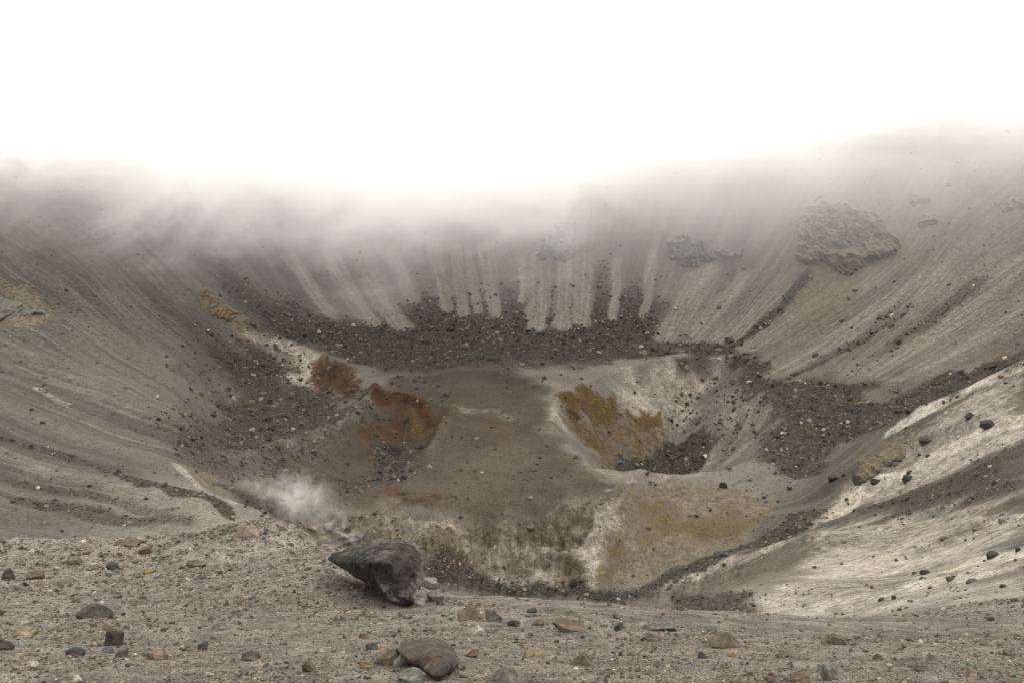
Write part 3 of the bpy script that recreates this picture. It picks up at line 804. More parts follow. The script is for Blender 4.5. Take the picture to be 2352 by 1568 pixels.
def place_rock(name, label, cat, u, vb, w, h, tone, seed, group=None, sink_=.25, shape=None, level=4, rough=.10, roll=0.0):
    """w, h: width and height in the 2352-wide photograph; vb: where its foot meets the ground"""
    x, y, z = G.at(u, vb)
    d = axes_depth(x, y, z)
    kk = .84 if (y > 60) else 1.0
    W_ = kk * w * d / F; H_ = kk * h * d / F / .92
    Dp = W_ * .8
    n_, ds = random_planes(seed)
    if shape == 'peak':
        n_ = np.vstack([n_, [[.78, -.1, .62], [-.62, -.15, .77], [0.05, -.85, .52]]]); ds = np.concatenate([ds, [.50, .50, .55]])
    if shape == 'slab':
        n_ = np.vstack([n_, [[.1, -.1, 1.0]]]); ds = np.concatenate([ds, [.6]])
    me = rock_mesh(name, level, n_, ds, (W_ / 2 * 1.12, Dp / 2, H_ / 2 * 1.25), rough, seed, mat=(SM if W_ < 1.0 else SMB)[tone])
    o = bpy.data.objects.new(name, me)
    y2 = y + Dp * .32
    x2 = x * y2 / y
    o.location = (x2, y2, height_at(x2, y2) + H_ * (.5 - sink_))
    o.rotation_euler = (0, roll, random.Random(seed).uniform(-.3, .3))
    col.objects.link(o)
    return tag(o, label, cat, group)

KY = 1.0
def V3(u, v, Y_):
    a, b = ray_slope(u, v); return Vector((a * Y_, Y_, b * Y_)) * KY

def hull_rock(name, pts, level, rough, seed, mat, label, cat, p=26, fine_=.0):
    """a boulder from its corner points: flat faces, worn edges"""
    bm = bmesh.new()
    vs = [bm.verts.new(q) for q in pts]
    c = sum(pts, Vector()) / len(pts)
    res = bmesh.ops.convex_hull(bm, input=vs)
    bm.normal_update()
    ns, ds = [], []
    for f in bm.faces:
        nrm = f.normal.copy(); dist = nrm.dot(f.verts[0].co - c)
        if dist < 0: nrm, dist = -nrm, -dist
        ns.append(nrm[:]); ds.append(max(dist, .02))
    bm.free()
    ns, ds = np.array(ns), np.array(ds)
    v, f = SPH[level]
    ext = np.array([max(abs(q[i] - c[i]) for q in pts) for i in range(3)])
    dirs = v * ext; ln = np.linalg.norm(dirs, axis=1); dirs /= ln[:, None]
    dot = np.maximum(dirs @ ns.T, 0) / ds[None]
    mx = dot.max(1)
    rad = 1 / (mx * ((dot / mx[:, None]) ** p).sum(1) ** (1.0 / p))
    q = dirs * rad[:, None]
    s_ = ext.max()
    rg = np.round(noise3(q / s_, 2.6, seed + 80) * 5) / 2.2
    q *= (1 + rough * noise3(q / s_, 2.2, seed) + rough * .45 * rg + rough * .6 * noise3(q / s_, 7.0, seed + 40) + fine_ * noise3(q / s_, 18.0, seed + 60))[:, None]
    me = bpy.data.meshes.new(name); me.from_pydata(q.tolist(), [], f)
    me.polygons.foreach_set('use_smooth', np.ones(len(f), bool)); me.materials.append(mat)
    o = bpy.data.objects.new(name, me); o.location = c; col.objects.link(o)
    return tag(o, label, cat)

def boulder_material():
    m = bpy.data.materials.new('boulder_rock'); N = NT_(m)
    tc = N.node('ShaderNodeTexCoord'); co = tc.outputs['Object']
    geo = N.node('ShaderNodeNewGeometry')
    sp = N.node('ShaderNodeSeparateXYZ'); N.link(co, sp.inputs[0])
    sn = N.node('ShaderNodeSeparateXYZ'); N.link(geo.outputs['Normal'], sn.inputs[0])
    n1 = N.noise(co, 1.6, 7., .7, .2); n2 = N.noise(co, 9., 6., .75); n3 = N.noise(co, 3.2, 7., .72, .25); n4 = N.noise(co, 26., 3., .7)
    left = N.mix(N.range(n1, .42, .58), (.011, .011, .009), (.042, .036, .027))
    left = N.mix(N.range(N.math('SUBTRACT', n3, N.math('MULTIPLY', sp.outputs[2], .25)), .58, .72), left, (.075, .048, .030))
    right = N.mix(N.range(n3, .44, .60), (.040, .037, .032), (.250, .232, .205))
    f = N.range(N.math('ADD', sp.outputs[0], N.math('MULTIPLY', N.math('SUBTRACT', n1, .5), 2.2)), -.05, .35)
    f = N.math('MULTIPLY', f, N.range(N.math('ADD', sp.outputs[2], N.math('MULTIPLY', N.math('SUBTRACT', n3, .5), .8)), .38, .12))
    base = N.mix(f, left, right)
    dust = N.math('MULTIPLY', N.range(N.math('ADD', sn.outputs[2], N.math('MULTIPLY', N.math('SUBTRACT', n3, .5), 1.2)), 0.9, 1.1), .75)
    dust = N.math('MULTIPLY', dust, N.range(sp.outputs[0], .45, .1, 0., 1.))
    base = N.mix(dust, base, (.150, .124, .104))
    base = N.mix(1.0, base, N.vmath('SCALE', (1., 1., 1.), N.range(n2, .32, .68, .5, 1.5)), 'MULTIPLY')
    bs = N.node('ShaderNodeBsdfPrincipled'); N.link(base, bs.inputs['Base Color']); bs.inputs['Roughness'].default_value = .85; bs.inputs['Specular IOR Level'].default_value = .2
    b = N.node('ShaderNodeBump'); b.inputs['Strength'].default_value = 1.; b.inputs['Distance'].default_value = .15
    N.link(N.math('ADD', N.math('MULTIPLY', n3, 1.4), N.math('ADD', n2, N.math('MULTIPLY', n4, .4))), b.inputs['Height']); N.link(b.outputs[0], bs.inputs['Normal'])
    o = N.node('ShaderNodeOutputMaterial'); N.link(bs.outputs[0], o.inputs['Surface'])
    return m
BOULDER = boulder_material()
KY = G.at(945, 1389)[1] / 18.95
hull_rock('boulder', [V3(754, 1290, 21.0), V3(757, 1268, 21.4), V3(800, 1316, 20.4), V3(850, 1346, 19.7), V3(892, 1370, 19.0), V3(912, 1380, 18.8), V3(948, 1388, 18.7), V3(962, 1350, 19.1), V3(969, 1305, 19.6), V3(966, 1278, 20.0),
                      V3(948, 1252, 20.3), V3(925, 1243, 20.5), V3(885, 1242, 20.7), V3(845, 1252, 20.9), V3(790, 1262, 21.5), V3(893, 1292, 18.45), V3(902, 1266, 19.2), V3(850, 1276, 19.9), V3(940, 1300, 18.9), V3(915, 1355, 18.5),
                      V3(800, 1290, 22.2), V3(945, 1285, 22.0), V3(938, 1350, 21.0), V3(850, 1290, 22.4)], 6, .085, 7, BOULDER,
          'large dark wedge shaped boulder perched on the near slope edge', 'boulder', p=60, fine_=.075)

KY = G.at(1005, 1572)[1] / 10.6
hull_rock('boulder', [V3(925, 1468, 12.9), V3(975, 1476, 12.6), V3(990, 1464, 12.7), V3(1010, 1462, 12.6), V3(1040, 1486, 12.2), V3(1054, 1524, 11.5), V3(1046, 1540, 11.2), V3(1005, 1564, 10.6), V3(990, 1548, 10.8),
                      V3(940, 1512, 11.4), V3(905, 1490, 12.2), V3(1000, 1500, 11.1), V3(1030, 1520, 10.9), V3(990, 1560, 12.0), V3(930, 1510, 13.0)], 6, .14, 23,
          rock_material('brown_boulder_rock', (.060, .045, .033), (.118, .090, .067), (.062, .055, .048), 3.5, .09), 'brown humped boulder with cracked right end at the bottom of the photo', 'boulder', p=30, fine_=.06)

NOTABLE = [
 # u, v foot, width, height, tone, shape, label
 (216, 1418, 72, 42, 'darkbrown', 'peak', 'dark brown pyramid shaped rock on gravel at lower left'),
 (262, 1482, 38, 42, 'darkbrown', None, 'upright blocky dark rock with a flat cut side, lower left'),
 (168, 1506, 38, 20, 'dark', None, 'low blackish rock left of the upright blocky rock'),
 (53, 1434, 56, 20, 'pale', 'slab', 'flat whitish slab lying near the left edge'),
 (56, 1458, 44, 18, 'tan', 'slab', 'flat tan stone just below the whitish slab'),
 (83, 1330, 38, 18, 'brown', None, 'brown lump on the gravel near the left edge, below the hummocks'),
 (20, 1330, 34, 26, 'darkbrown', None, 'dark rounded rock at the left edge beside the brown lump'),
 (8, 1492, 46, 32, 'darkbrown', None, 'dark mossy rock cut by the left edge of the photo'),
 (6, 1412, 18, 14, 'darkbrown', None, 'small dark stone cut by the left edge above the mossy rock'),
 (710, 1542, 38, 28, 'brown', None, 'grey brown angular stone left of the flat greenish slab'),
 (577, 1516, 42, 20, 'darkbrown', None, 'low brown stone half buried in the lower left gravel'),
 (464, 1492, 26, 16, 'dark', None, 'small dark stone between orange flecks in the lower left gravel'),
 (506, 1446, 34, 18, 'grey', 'slab', 'grey smooth stone half sunk in the left gravel'),
 (280, 1508, 26, 20, 'grey', None, 'grey stone just below the upright blocky rock'),
 (250, 1499, 24, 16, 'bluegrey', None, 'blue grey stone touching the grey one below the upright rock'),
 (362, 1514, 36, 22, 'pink', None, 'pinkish pale stone in the lower left gravel'),
 (77, 1530, 22, 15, 'white', None, 'white pebble near the lower left corner'),
 (175, 1566, 26, 16, 'white', None, 'cream white stone cut by the bottom edge at left'),
 (480, 1553, 22, 12, 'white', None, 'small white flat stone near the bottom edge at left'),
 (244, 1440, 11, 10, 'orange', None, 'tiny orange stone above the upright blocky rock'),
 (342, 1511, 11, 10, 'rust', None, 'tiny brick red stone left of the pinkish stone'),
 (268, 1507, 9, 9, 'orange', None, 'tiny orange stone wedged beside the grey stone at lower left'),
 (341, 1316, 22, 14, 'yellow', None, 'yellowish stone at the foot of the left hummocks'),
 (566, 1234, 56, 34, 'pink', 'peak', 'reclining pink and grey rock on the slope edge'),
 (289, 1256, 50, 20, 'brown', None, 'brown earthy mound on the skyline of the left ledge'),
 (330, 1272, 36, 16, 'brown', None, 'low brown rock right of the earthy mound'),
 (448, 1300, 36, 14, 'brown', None, 'low brown rock in the middle of the left ledge'),
 (262, 1309, 28, 14, 'dark', None, 'small dark split stone on the left ledge'),
 (170, 1289, 40, 12, 'brown', None, 'long low brown rock behind the left hummocks'),
 (465, 1330, 18, 12, 'grey', None, 'grey stone with a pale top right of the yellowish stone'),
 (905, 1527, 72, 42, 'brown', 'peak', 'dark slanting rock leaning on the brown humped boulder'),
 (925, 1530, 34, 46, 'pale', None, 'light grey upright block in front of the brown humped boulder'),
 (948, 1566, 64, 28, 'greengrey', 'slab', 'flat greenish grey slab at the bottom edge beneath the light block'),
 (855, 1491, 30, 17, 'darkbrown', None, 'round dark stone left of the brown humped boulder'),
 (878, 1492, 14, 9, 'orange', None, 'small orange stone right of the round dark stone'),
 (840, 1534, 24, 18, 'tan', None, 'tan stone left of the dark slanting rock'),
 (1158, 1566, 68, 38, 'grey', 'peak', 'grey wedge rock cut by the bottom edge right of the brown boulder'),
 (1085, 1422, 56, 30, 'brown', 'peak', 'brown arched rock, left half of the broken arch'),
 (1134, 1426, 36, 28, 'grey', None, 'grey rock, right half of the broken arch'),
 (1179, 1438, 30, 18, 'dark', None, 'dark stone right of the broken arch'),
 (1302, 1450, 72, 32, 'brown', 'slab', 'long tilted brown rock with a crack, mid slope'),
 (1338, 1528, 50, 36, 'brown', 'peak', 'two toned brown rock with a dark left side, lower middle'),
 (1227, 1508, 56, 22, 'tan', None, 'lumpy tan rock left of the two toned rock'),
 (1262, 1514, 30, 18, 'pale', None, 'pale lump at the right end of the lumpy tan rock'),
 (1085, 1509, 28, 18, 'rust', None, 'orange brown stone right of the brown humped boulder'),
 (1097, 1450, 26, 18, 'white', 'peak', 'pinkish white stone below the broken arch'),
 (1075, 1471, 12, 9, 'white', None, 'tiny white stone above the brown humped boulder'),
 (1224, 1407, 24, 15, 'dark', None, 'dark pointed stone on the slope edge, centre'),
 (1236, 1436, 28, 14, 'brown', None, 'small brown stone between the broken arch and the long tilted rock'),
 (1421, 1447, 24, 22, 'darkbrown', None, 'dark stone with a yellowish top, right of the long tilted rock'),
 (1526, 1449, 56, 24, 'bluegrey', 'slab', 'blue grey flat rock right of centre'),
 (1492, 1446, 40, 18, 'grey', 'slab', 'grey flat rock touching the blue grey one'),
 (1490, 1472, 44, 14, 'darkbrown', 'slab', 'dark thin rock below the blue grey flat rock'),
 (1519, 1472, 14, 10, 'orange', None, 'bright orange stone at the end of the dark thin rock'),
 (1308, 1412, 22, 14, 'brown', 'peak', 'small pointed brown stone on the edge right of centre'),
 (1417, 1420, 20, 12, 'grey', None, 'small grey stone above the dark stone with the yellowish top'),
 (837, 1465, 22, 12, 'rust', None, 'rusty red stone above the round dark stone'),
 (786, 1424, 20, 10, 'darkbrown', 'peak', 'small dark pointed stone left of the pale stalk'),
 (985, 1352, 40, 34, 'pale', 'slab', 'pale slab against the right side of the large dark boulder'),
 (1004, 1380, 36, 28, 'pale', 'slab', 'second pale slab, lower right of the large dark boulder'),
 (962, 1392, 32, 28, 'pale', 'slab', 'pale slab under the tip of the large dark boulder'),
 (1010, 1388, 20, 10, 'darkbrown', None, 'small dark stone under the second pale slab'),
 (994, 1366, 14, 12, 'tan', None, 'small tan stone between the pale slabs'),
 (1670, 1488, 76, 38, 'brown', 'peak', 'broad peaked brown rock, right of centre'),
 (1611, 1512, 28, 20, 'dark', 'peak', 'small dark rock below the broad peaked rock'),
 (1915, 1480, 46, 22, 'brown', None, 'smooth oblong brown rock alone on the right slope'),
 (1795, 1510, 30, 15, 'brown', None, 'brown stone left below the oblong rock'),
 (2017, 1515, 24, 14, 'darkbrown', 'peak', 'dark brown stone right below the oblong rock'),
 (2143, 1518, 34, 18, 'grey', 'peak', 'grey pointed stone on the lower right slope'),
 (2232, 1552, 28, 18, 'pink', None, 'pinkish brown stone near the lower right'),
 (2228, 1566, 18, 9, 'yellow', None, 'yellow stone just below the pinkish one at lower right'),
 (1841, 1566, 46, 22, 'rust', None, 'reddish brown rounded rock at the bottom edge'),
 (1908, 1562, 38, 32, 'greengrey', None, 'greenish grey rock right of the reddish rounded rock'),
 (1771, 1568, 28, 15, 'rust', None, 'red brown stone at the bottom edge left of the reddish rock'),
 (1682, 1507, 22, 14, 'yellow', None, 'yellowish stone just below the broad peaked rock'),
 (2316, 1504, 28, 15, 'grey', None, 'grey stone near the right edge on the lower slope'),
 (2113, 1541, 34, 11, 'darkbrown', 'slab', 'long dark flat stone on the lower right slope'),
 (1845, 1470, 0, 0, 'brown', None, ''),
 (2016, 1482, 20, 6, 'yellow', 'slab', ''),
 # the white field and its edges
 (2124, 1319, 24, 18, 'dark', None, 'black angular rock alone in the middle of the white field'),
 (2279, 1281, 30, 22, 'darkbrown', None, 'rough dark rock in the white field near the right edge'),
 (2337, 1267, 14, 14, 'dark', None, 'small dark rock at the right edge of the white field'),
 (2300, 1202, 20, 12, 'grey', None, 'grey rock above the white field near the right edge'),
 (2003, 1351, 16, 11, 'dark', 'peak', 'small dark rock left of the black angular rock'),
 (2024, 1380, 18, 13, 'grey', None, 'round grey rock low in the white field'),
 (2052, 1376, 14, 11, 'dark', None, 'dark rock beside the round grey one low in the white field'),
 (2182, 1334, 24, 12, 'darkbrown', 'slab', 'flat brown rock right below the black angular rock'),
 (2232, 1337, 32, 9, 'darkbrown', 'slab', 'long dark ledge stone at the right of the white field'),
 (2304, 1349, 18, 12, 'dark', None, 'small blackish rock low at the right of the white field'),
 (2168, 1240, 20, 11, 'brown', None, 'brown rock at the upper edge of the white field'),
 (1648, 1278, 28, 16, 'bluegrey', None, 'large dark green grey rock in the dark valley rubble'),
 (1317, 1346, 20, 22, 'dark', None, 'upright dark block in the valley rubble, centre'),
 (1456, 1362, 26, 15, 'bluegrey', 'peak', 'blue grey rock at the right end of the valley rubble'),
 (1400, 1369, 16, 18, 'grey', None, 'grey upright stone left of the blue grey valley rock'),
 (1041, 1293, 11, 9, 'orange', None, 'bright orange stone at the left start of the valley rubble'),
 (1218, 1221, 20, 14, 'grey', None, 'grey rounded block stuck in the lower scarp'),
 (2065, 949, 24, 13, 'dark', 'slab', 'dark rock, left one of a pair on the upper white band'),
 (2089, 949, 20, 12, 'dark', None, 'dark rock, right one of a pair on the upper white band'),
 (2228, 961, 26, 20, 'dark', 'peak', 'dark pointed boulder above the lower white band'),
 (2274, 984, 40, 24, 'dark', 'peak', 'biggest dark boulder on the white band near the right edge'),
 (2126, 1021, 44, 20, 'darkbrown', 'slab', 'broad dark ledge rock between the two white bands'),
 (1917, 1102, 32, 15, 'darkbrown', None, 'dark brown rock left of the crumbling cream knoll'),
 (1968, 1111, 26, 22, 'darkbrown', None, 'dark rock at the left foot of the crumbling cream knoll'),
 (2010, 1113, 22, 14, 'dark', None, 'dark rock at the right foot of the crumbling cream knoll'),
 (2084, 1106, 28, 20, 'dark', None, 'dark round boulder on the lower edge of the lower white band'),
 (2088, 1088, 16, 10, 'dark', None, 'small dark rock just above the round boulder on the white band'),
 (2131, 1049, 13, 7, 'dark', None, 'small dark rock in the lower white band'),
 (2058, 1070, 20, 10, 'grey', None, 'grey rock at the right side of the crumbling cream knoll'),
 (1660, 1120, 20, 17, 'dark', None, 'dark ball shaped rock below the right inner pit'),
 (1673, 1077, 14, 11, 'brown', None, 'brown rock at the lower rim of the right inner pit'),
 (1813, 1125, 14, 9, 'dark', None, 'small dark rock right of the ball shaped rock'),
 (1685, 882, 24, 14, 'grey', None, 'light grey rock above the rubble edge of the right inner pit'),
 (1873, 820, 18, 9, 'darkbrown', None, 'dark brown rock alone on the pale right scree'),
 (1676, 788, 24, 14, 'darkbrown', None, 'dark rock heap top at the foot of the right gully'),
 (1653, 711, 15, 11, 'tan', None, 'tan rock lying in the dark scree strip'),
 (1964, 671, 12, 7, 'dark', None, 'small dark rock high on the right scree'),
 (1950, 690, 10, 7, 'rust', None, 'small reddish rock under the dark one high on the right scree'),
 (1546, 812, 26, 15, 'brown', None, 'red brown block on the far rim of the right inner pit'),
 (1476, 816, 22, 14, 'pink', None, 'pinkish block left of the red brown block'),
 (1402, 836, 14, 10, 'tan', None, 'tan rock at the edge of the crater floor rubble'),
 (1472, 798, 12, 7, 'white', None, 'whitish rock in the far rubble'),
 (1282, 859, 8, 6, 'white', None, 'tiny white rock on the brown crater floor'),
 (1651, 808, 20, 12, 'tan', None, 'tan block at the foot of the right gully'),
 (1458, 906, 10, 8, 'dark', None, 'dark rock on the pale inner wall of the right pit'),
 (1131, 828, 38, 11, 'dark', 'slab', 'long blackish ledge rock at the far edge of the floor'),
 (1150, 862, 16, 11, 'grey', None, 'grey block on the brown crater floor'),
 (917, 867, 17, 9, 'grey', None, 'grey rock on the floor near the rusty scarp'),
 (968, 1031, 14, 11, 'dark', None, 'dark block right of the left pit rubble'),
 (908, 1037, 26, 12, 'dark', None, 'largest dark block in the left inner pit'),
 (880, 1020, 14, 10, 'grey', None, 'grey rock behind the largest block in the left pit'),
 (695, 978, 20, 11, 'brown', None, 'brown rock among the left basin rubble'),
 (765, 972, 18, 10, 'dark', None, 'blackish rock at the lower lip of the left basin'),
 (899, 882, 10, 6, 'dark', None, 'small dark rock right of the rusty scarp top'),
 (953, 877, 14, 8, 'dark', None, 'dark rock on the floor behind the rusty scarp'),
 (1006, 889, 12, 6, 'dark', None, 'low dark rock right on the floor behind the rusty scarp'),
 (755, 1222, 34, 18, 'pale', None, 'whitish rock at the left of the heap above the large boulder'),
 (715, 1218, 30, 14, 'pink', 'peak', 'pinkish flat rock on the slope edge behind the steam'),
 (780, 1238, 40, 20, 'pale', 'slab', 'pale flat rock in the heap above the large boulder'),
 (800, 1222, 24, 22, 'dark', 'peak', 'dark jagged rock standing in the heap above the large boulder'),
 (826, 1240, 30, 18, 'grey', None, 'grey rock at the right end of the heap above the large boulder'),
 (806, 1250, 34, 14, 'grey', 'slab', 'grey flat rock lowest in the heap above the large boulder'),
]
random.seed(5)
for i, (u, v, w_, h_, tone, shp, lab) in enumerate(NOTABLE):
    if not lab: continue
    place_rock('rock' if w_ > 15 else 'stone', lab, 'rock' if w_ > 15 else 'stone', u, v, w_, h_, tone, 400 + i * 7, shape=shp, level=4 if w_ > 34 else 3, rough=.17, roll=random.uniform(-.25, .25))

# pale dry stalk lying on the gravel
def stalk():
    pts = []
    for k in range(14):
        u = 792 + k * 10.4; v = 1413 + 3.5 * math.sin(k * .5) * .5 + k * .45
        x, y, z = G.at(u, v); pts.append(Vector((x, y, z + .02 + .006 * math.sin(k * 1.7))))
    bm = bmesh.new(); rings = []
    for k, p_ in enumerate(pts):
        t = (pts[min(k + 1, 13)] - pts[max(k - 1, 0)]).normalized()
        s1 = t.cross(Vector((0, 0, 1))).normalized(); s2 = t.cross(s1)
        r_ = .011 * (1 - .6 * k / 13)
        rings.append([bm.verts.new(p_ + (s1 * math.cos(a_) + s2 * math.sin(a_)) * r_) for a_ in (0, 1.257, 2.513, 3.77, 5.03)])
    for a_, b_ in zip(rings, rings[1:]):
        for k in range(5): bm.faces.new((a_[k], a_[(k + 1) % 5], b_[(k + 1) % 5], b_[k]))
    bm.faces.new(rings[0]); bm.faces.new(rings[-1])
    me = bpy.data.meshes.new('dry_stalk'); bm.to_mesh(me); bm.free()
    me.materials.append(SM['tan'])
    o = bpy.data.objects.new('dry_stalk', me); col.objects.link(o)
    tag(o, 'thin pale dry stalk lying on the gravel below the large boulder', 'stalk')
stalk()

# ---------------------------------------------------------------- loose stones
G = Ground()
rng = np.random.RandomState(77)
PX = 996.0                                  # focal length at the scored size
vis = np.zeros((NR, NT), bool)
vis[G.i0:G.i1] = G.Vm <= G.run + 3.0
Uc, Vc = G.U, G.V
dU = np.abs(np.diff(Uc, axis=1))[:-1, :] * (1024 / 2352.); dV = (-(np.diff(Vc, axis=0)))[:, :-1] * (1024 / 2352.)
cell = np.clip(dU, 0, 20) * np.clip(dV, 0, 20)
cell *= vis[:-1, :-1] & (Uc[:-1, :-1] > -140) & (Uc[:-1, :-1] < 2490) & (Vc[:-1, :-1] < 1640) & front[:-1, :-1]

def scatter(density):
    """points on the ground, density per square pixel of the scored picture"""
    lam = (cell * density[:-1, :-1])
    cnt = rng.poisson(lam)
    ii, jj = np.nonzero(cnt)
    rep = cnt[ii, jj]
    ii = np.repeat(ii, rep); jj = np.repeat(jj, rep)
    a = rng.rand(len(ii)); b = rng.rand(len(ii))
    def L(M):
        return (M[ii, jj] * (1 - a) + M[ii, jj + 1] * a) * (1 - b) + (M[ii + 1, jj] * (1 - a) + M[ii + 1, jj + 1] * a) * b
    return L(X), L(Y), L(Z), ii, jj

def sizes(n_, lo, hi, al=2.2):
    return np.minimum(lo * (1 - rng.rand(n_)) ** (-1 / al), hi)

PALETTE = np.array([(.045, .042, .038), (.065, .058, .050), (.085, .078, .068), (.10, .095, .085), (.075, .080, .074), (.14, .13, .115), (.21, .195, .17), (.105, .07, .048), (.135, .095, .068), (.42, .38, .32), (.22, .185, .125)])
PALETTE = PALETTE * np.array([1.05, .98, .90]) * ALB
def tints(n_, weights, jit=.22):
    w = np.array(weights, float); w /= w.sum()
    k = rng.choice(len(PALETTE), n_, p=w)
    return np.clip(PALETTE[k] * (1 + jit * rng.normal(size=(n_, 1))), .012, .7)

sm = bpy.data.materials.new('scattered_stone')
N = NT_(sm)
at = N.node('ShaderNodeAttribute', attribute_name='tint', attribute_type='INSTANCER')
bs = N.node('ShaderNodeBsdfPrincipled'); N.link(at.outputs['Color'], bs.inputs['Base Color'])
bs.inputs['Roughness'].default_value = .95; bs.inputs['Specular IOR Level'].default_value = .15
o_ = N.node('ShaderNodeOutputMaterial'); N.link(bs.outputs[0], o_.inputs['Surface'])

def stone_tree():
    ng = bpy.data.node_groups.new('scatter_stones', 'GeometryNodeTree')
    ng.interface.new_socket('Geometry', in_out='INPUT', socket_type='NodeSocketGeometry')
    ng.interface.new_socket('Geometry', in_out='OUTPUT', socket_type='NodeSocketGeometry')
    n_ = ng.nodes; l_ = ng.links
    gi = n_.new('NodeGroupInput'); go = n_.new('NodeGroupOutput')
    join = n_.new('GeometryNodeGeometryToInstance')
    for k in range(7):
        ico = n_.new('GeometryNodeMeshIcoSphere'); ico.inputs['Subdivisions'].default_value = 2; ico.inputs['Radius'].default_value = .5
        sp = n_.new('GeometryNodeSetPosition'); ns = n_.new('ShaderNodeTexNoise'); ns.inputs['Scale'].default_value = 1.7
        ps = n_.new('GeometryNodeInputPosition'); ad = n_.new('ShaderNodeVectorMath'); ad.operation = 'ADD'; ad.inputs[1].default_value = (k * 7.3, k * 3.1, k * 5.7)
        sb = n_.new('ShaderNodeVectorMath'); sb.operation = 'SUBTRACT'; sb.inputs[1].default_value = (.5, .5, .5)
        sc_ = n_.new('ShaderNodeVectorMath'); sc_.operation = 'SCALE'; sc_.inputs['Scale'].default_value = 1.9
        l_.new(ps.outputs[0], ad.inputs[0]); l_.new(ad.outputs[0], ns.inputs['Vector']); l_.new(ns.outputs['Color'], sb.inputs[0]); l_.new(sb.outputs[0], sc_.inputs[0])
        l_.new(ico.outputs['Mesh'], sp.inputs['Geometry']); l_.new(sc_.outputs[0], sp.inputs['Offset'])
        sm_ = n_.new('GeometryNodeSetMaterial'); sm_.inputs['Material'].default_value = sm
        l_.new(sp.outputs[0], sm_.inputs['Geometry'])
        ss = n_.new('GeometryNodeSetShadeSmooth'); ss.inputs['Shade Smooth'].default_value = False
        l_.new(sm_.outputs[0], ss.inputs['Geometry'])
        l_.new(ss.outputs[0], join.inputs[0])
    iop = n_.new('GeometryNodeInstanceOnPoints'); iop.inputs['Pick Instance'].default_value = True
    l_.new(gi.outputs[0], iop.inputs['Points']); l_.new(join.outputs[0], iop.inputs['Instance'])
    for nm, typ, sock in (('rot', 'FLOAT_VECTOR', 'Rotation'), ('size', 'FLOAT_VECTOR', 'Scale')):
        na = n_.new('GeometryNodeInputNamedAttribute'); na.data_type = typ; na.inputs['Name'].default_value = nm
        l_.new(na.outputs[0], iop.inputs[sock])
    l_.new(iop.outputs[0], go.inputs[0])
    return ng
TREE = stone_tree()

def stones(name, label, pts, size, tint, flat=.7):
    x, y, z = pts[:3]
    n_ = len(x)
    me = bpy.data.meshes.new(name)
    me.vertices.add(n_)
    co = np.stack([x, y, z + size * .12], -1).astype(np.float32)
    me.vertices.foreach_set('co', co.ravel())
    a = me.attributes.new('rot', 'FLOAT_VECTOR', 'POINT'); rt = rng.rand(n_, 3) * np.array([.8, .8, 6.28]); a.data.foreach_set('vector', rt.astype(np.float32).ravel())
    sc_ = np.stack([size * (1 + .3 * rng.normal(size=n_).clip(-1.5, 2)), size * (1 + .2 * rng.normal(size=n_).clip(-1.5, 2)), size * flat * (1 + .25 * rng.normal(size=n_).clip(-1.5, 2))], -1)
    a = me.attributes.new('size', 'FLOAT_VECTOR', 'POINT'); a.data.foreach_set('vector', sc_.astype(np.float32).ravel())
    a = me.attributes.new('tint', 'FLOAT_COLOR', 'POINT'); a.data.foreach_set('color', np.concatenate([tint, np.ones((n_, 1))], 1).astype(np.float32).ravel())
    o = bpy.data.objects.new(name, me); col.objects.link(o)
    md = o.modifiers.new('scatter', 'NODES'); md.node_group = TREE
    tag(o, label, None, kind='stuff')
    return o

def dist(pts): return pts[1] * CP - pts[2] * SP
near = RR < 62
clump = .5 + .9 * np.clip(fbm(X / 1.3, Y / 1.3, 3, 141) + .3, 0, 1)
p_ = scatter(near * (.85 * clump) * (1 - .75 * fine))
stones('gravel', 'fine grey gravel covering the near slope', p_, sizes(len(p_[0]), .6, 4.2, 2.5) * dist(p_) / PX, tints(len(p_[0]), (2, 2.2, 3, 4.5, 2.5, 7, 6, 1.5, .25, .6, .4)))
print('gravel', len(p_[0]))
lowrub = np.clip(rub, 0, 1) * (1 - near)
p_ = scatter((lowrub > .25) * lowrub ** 1.3 * .75)
stones('rubble', 'dark coarse rubble covering the talus aprons and pit bottoms', p_, sizes(len(p_[0]), .55, 4.2, 2.3) * dist(p_) / PX, tints(len(p_[0]), (6, 6, 5, 4, 2.5, 3.0, 1.8, 1.6, .5, .5, .45)), .75)
print('rubble', len(p_[0]))
far = (1 - near) * (RR < 420)
cl = np.clip(fbm(X / 11, Y / 11, 4, 151) * 2.2 + .15, 0, 1.4)
dens = far * (.012 + .045 * cl * (1 - wall * .75) + .05 * brown * cl + .05 * (pale > .25) * cl + .06 * (1 - sstep(0, 25, np.abs(lowrub * 100 - 30))))
dens = dens * (1 - .6 * sand)
p_ = scatter(dens)
stones('scattered_stones', 'small scattered stones over the crater floor and slopes', p_, sizes(len(p_[0]), .5, 3.6, 2.0) * dist(p_) / PX, tints(len(p_[0]), (6, 6, 5, 3, 2.5, 2, 1.5, 1.3, .4, .5, .3)), .75)
print('scattered', len(p_[0]))

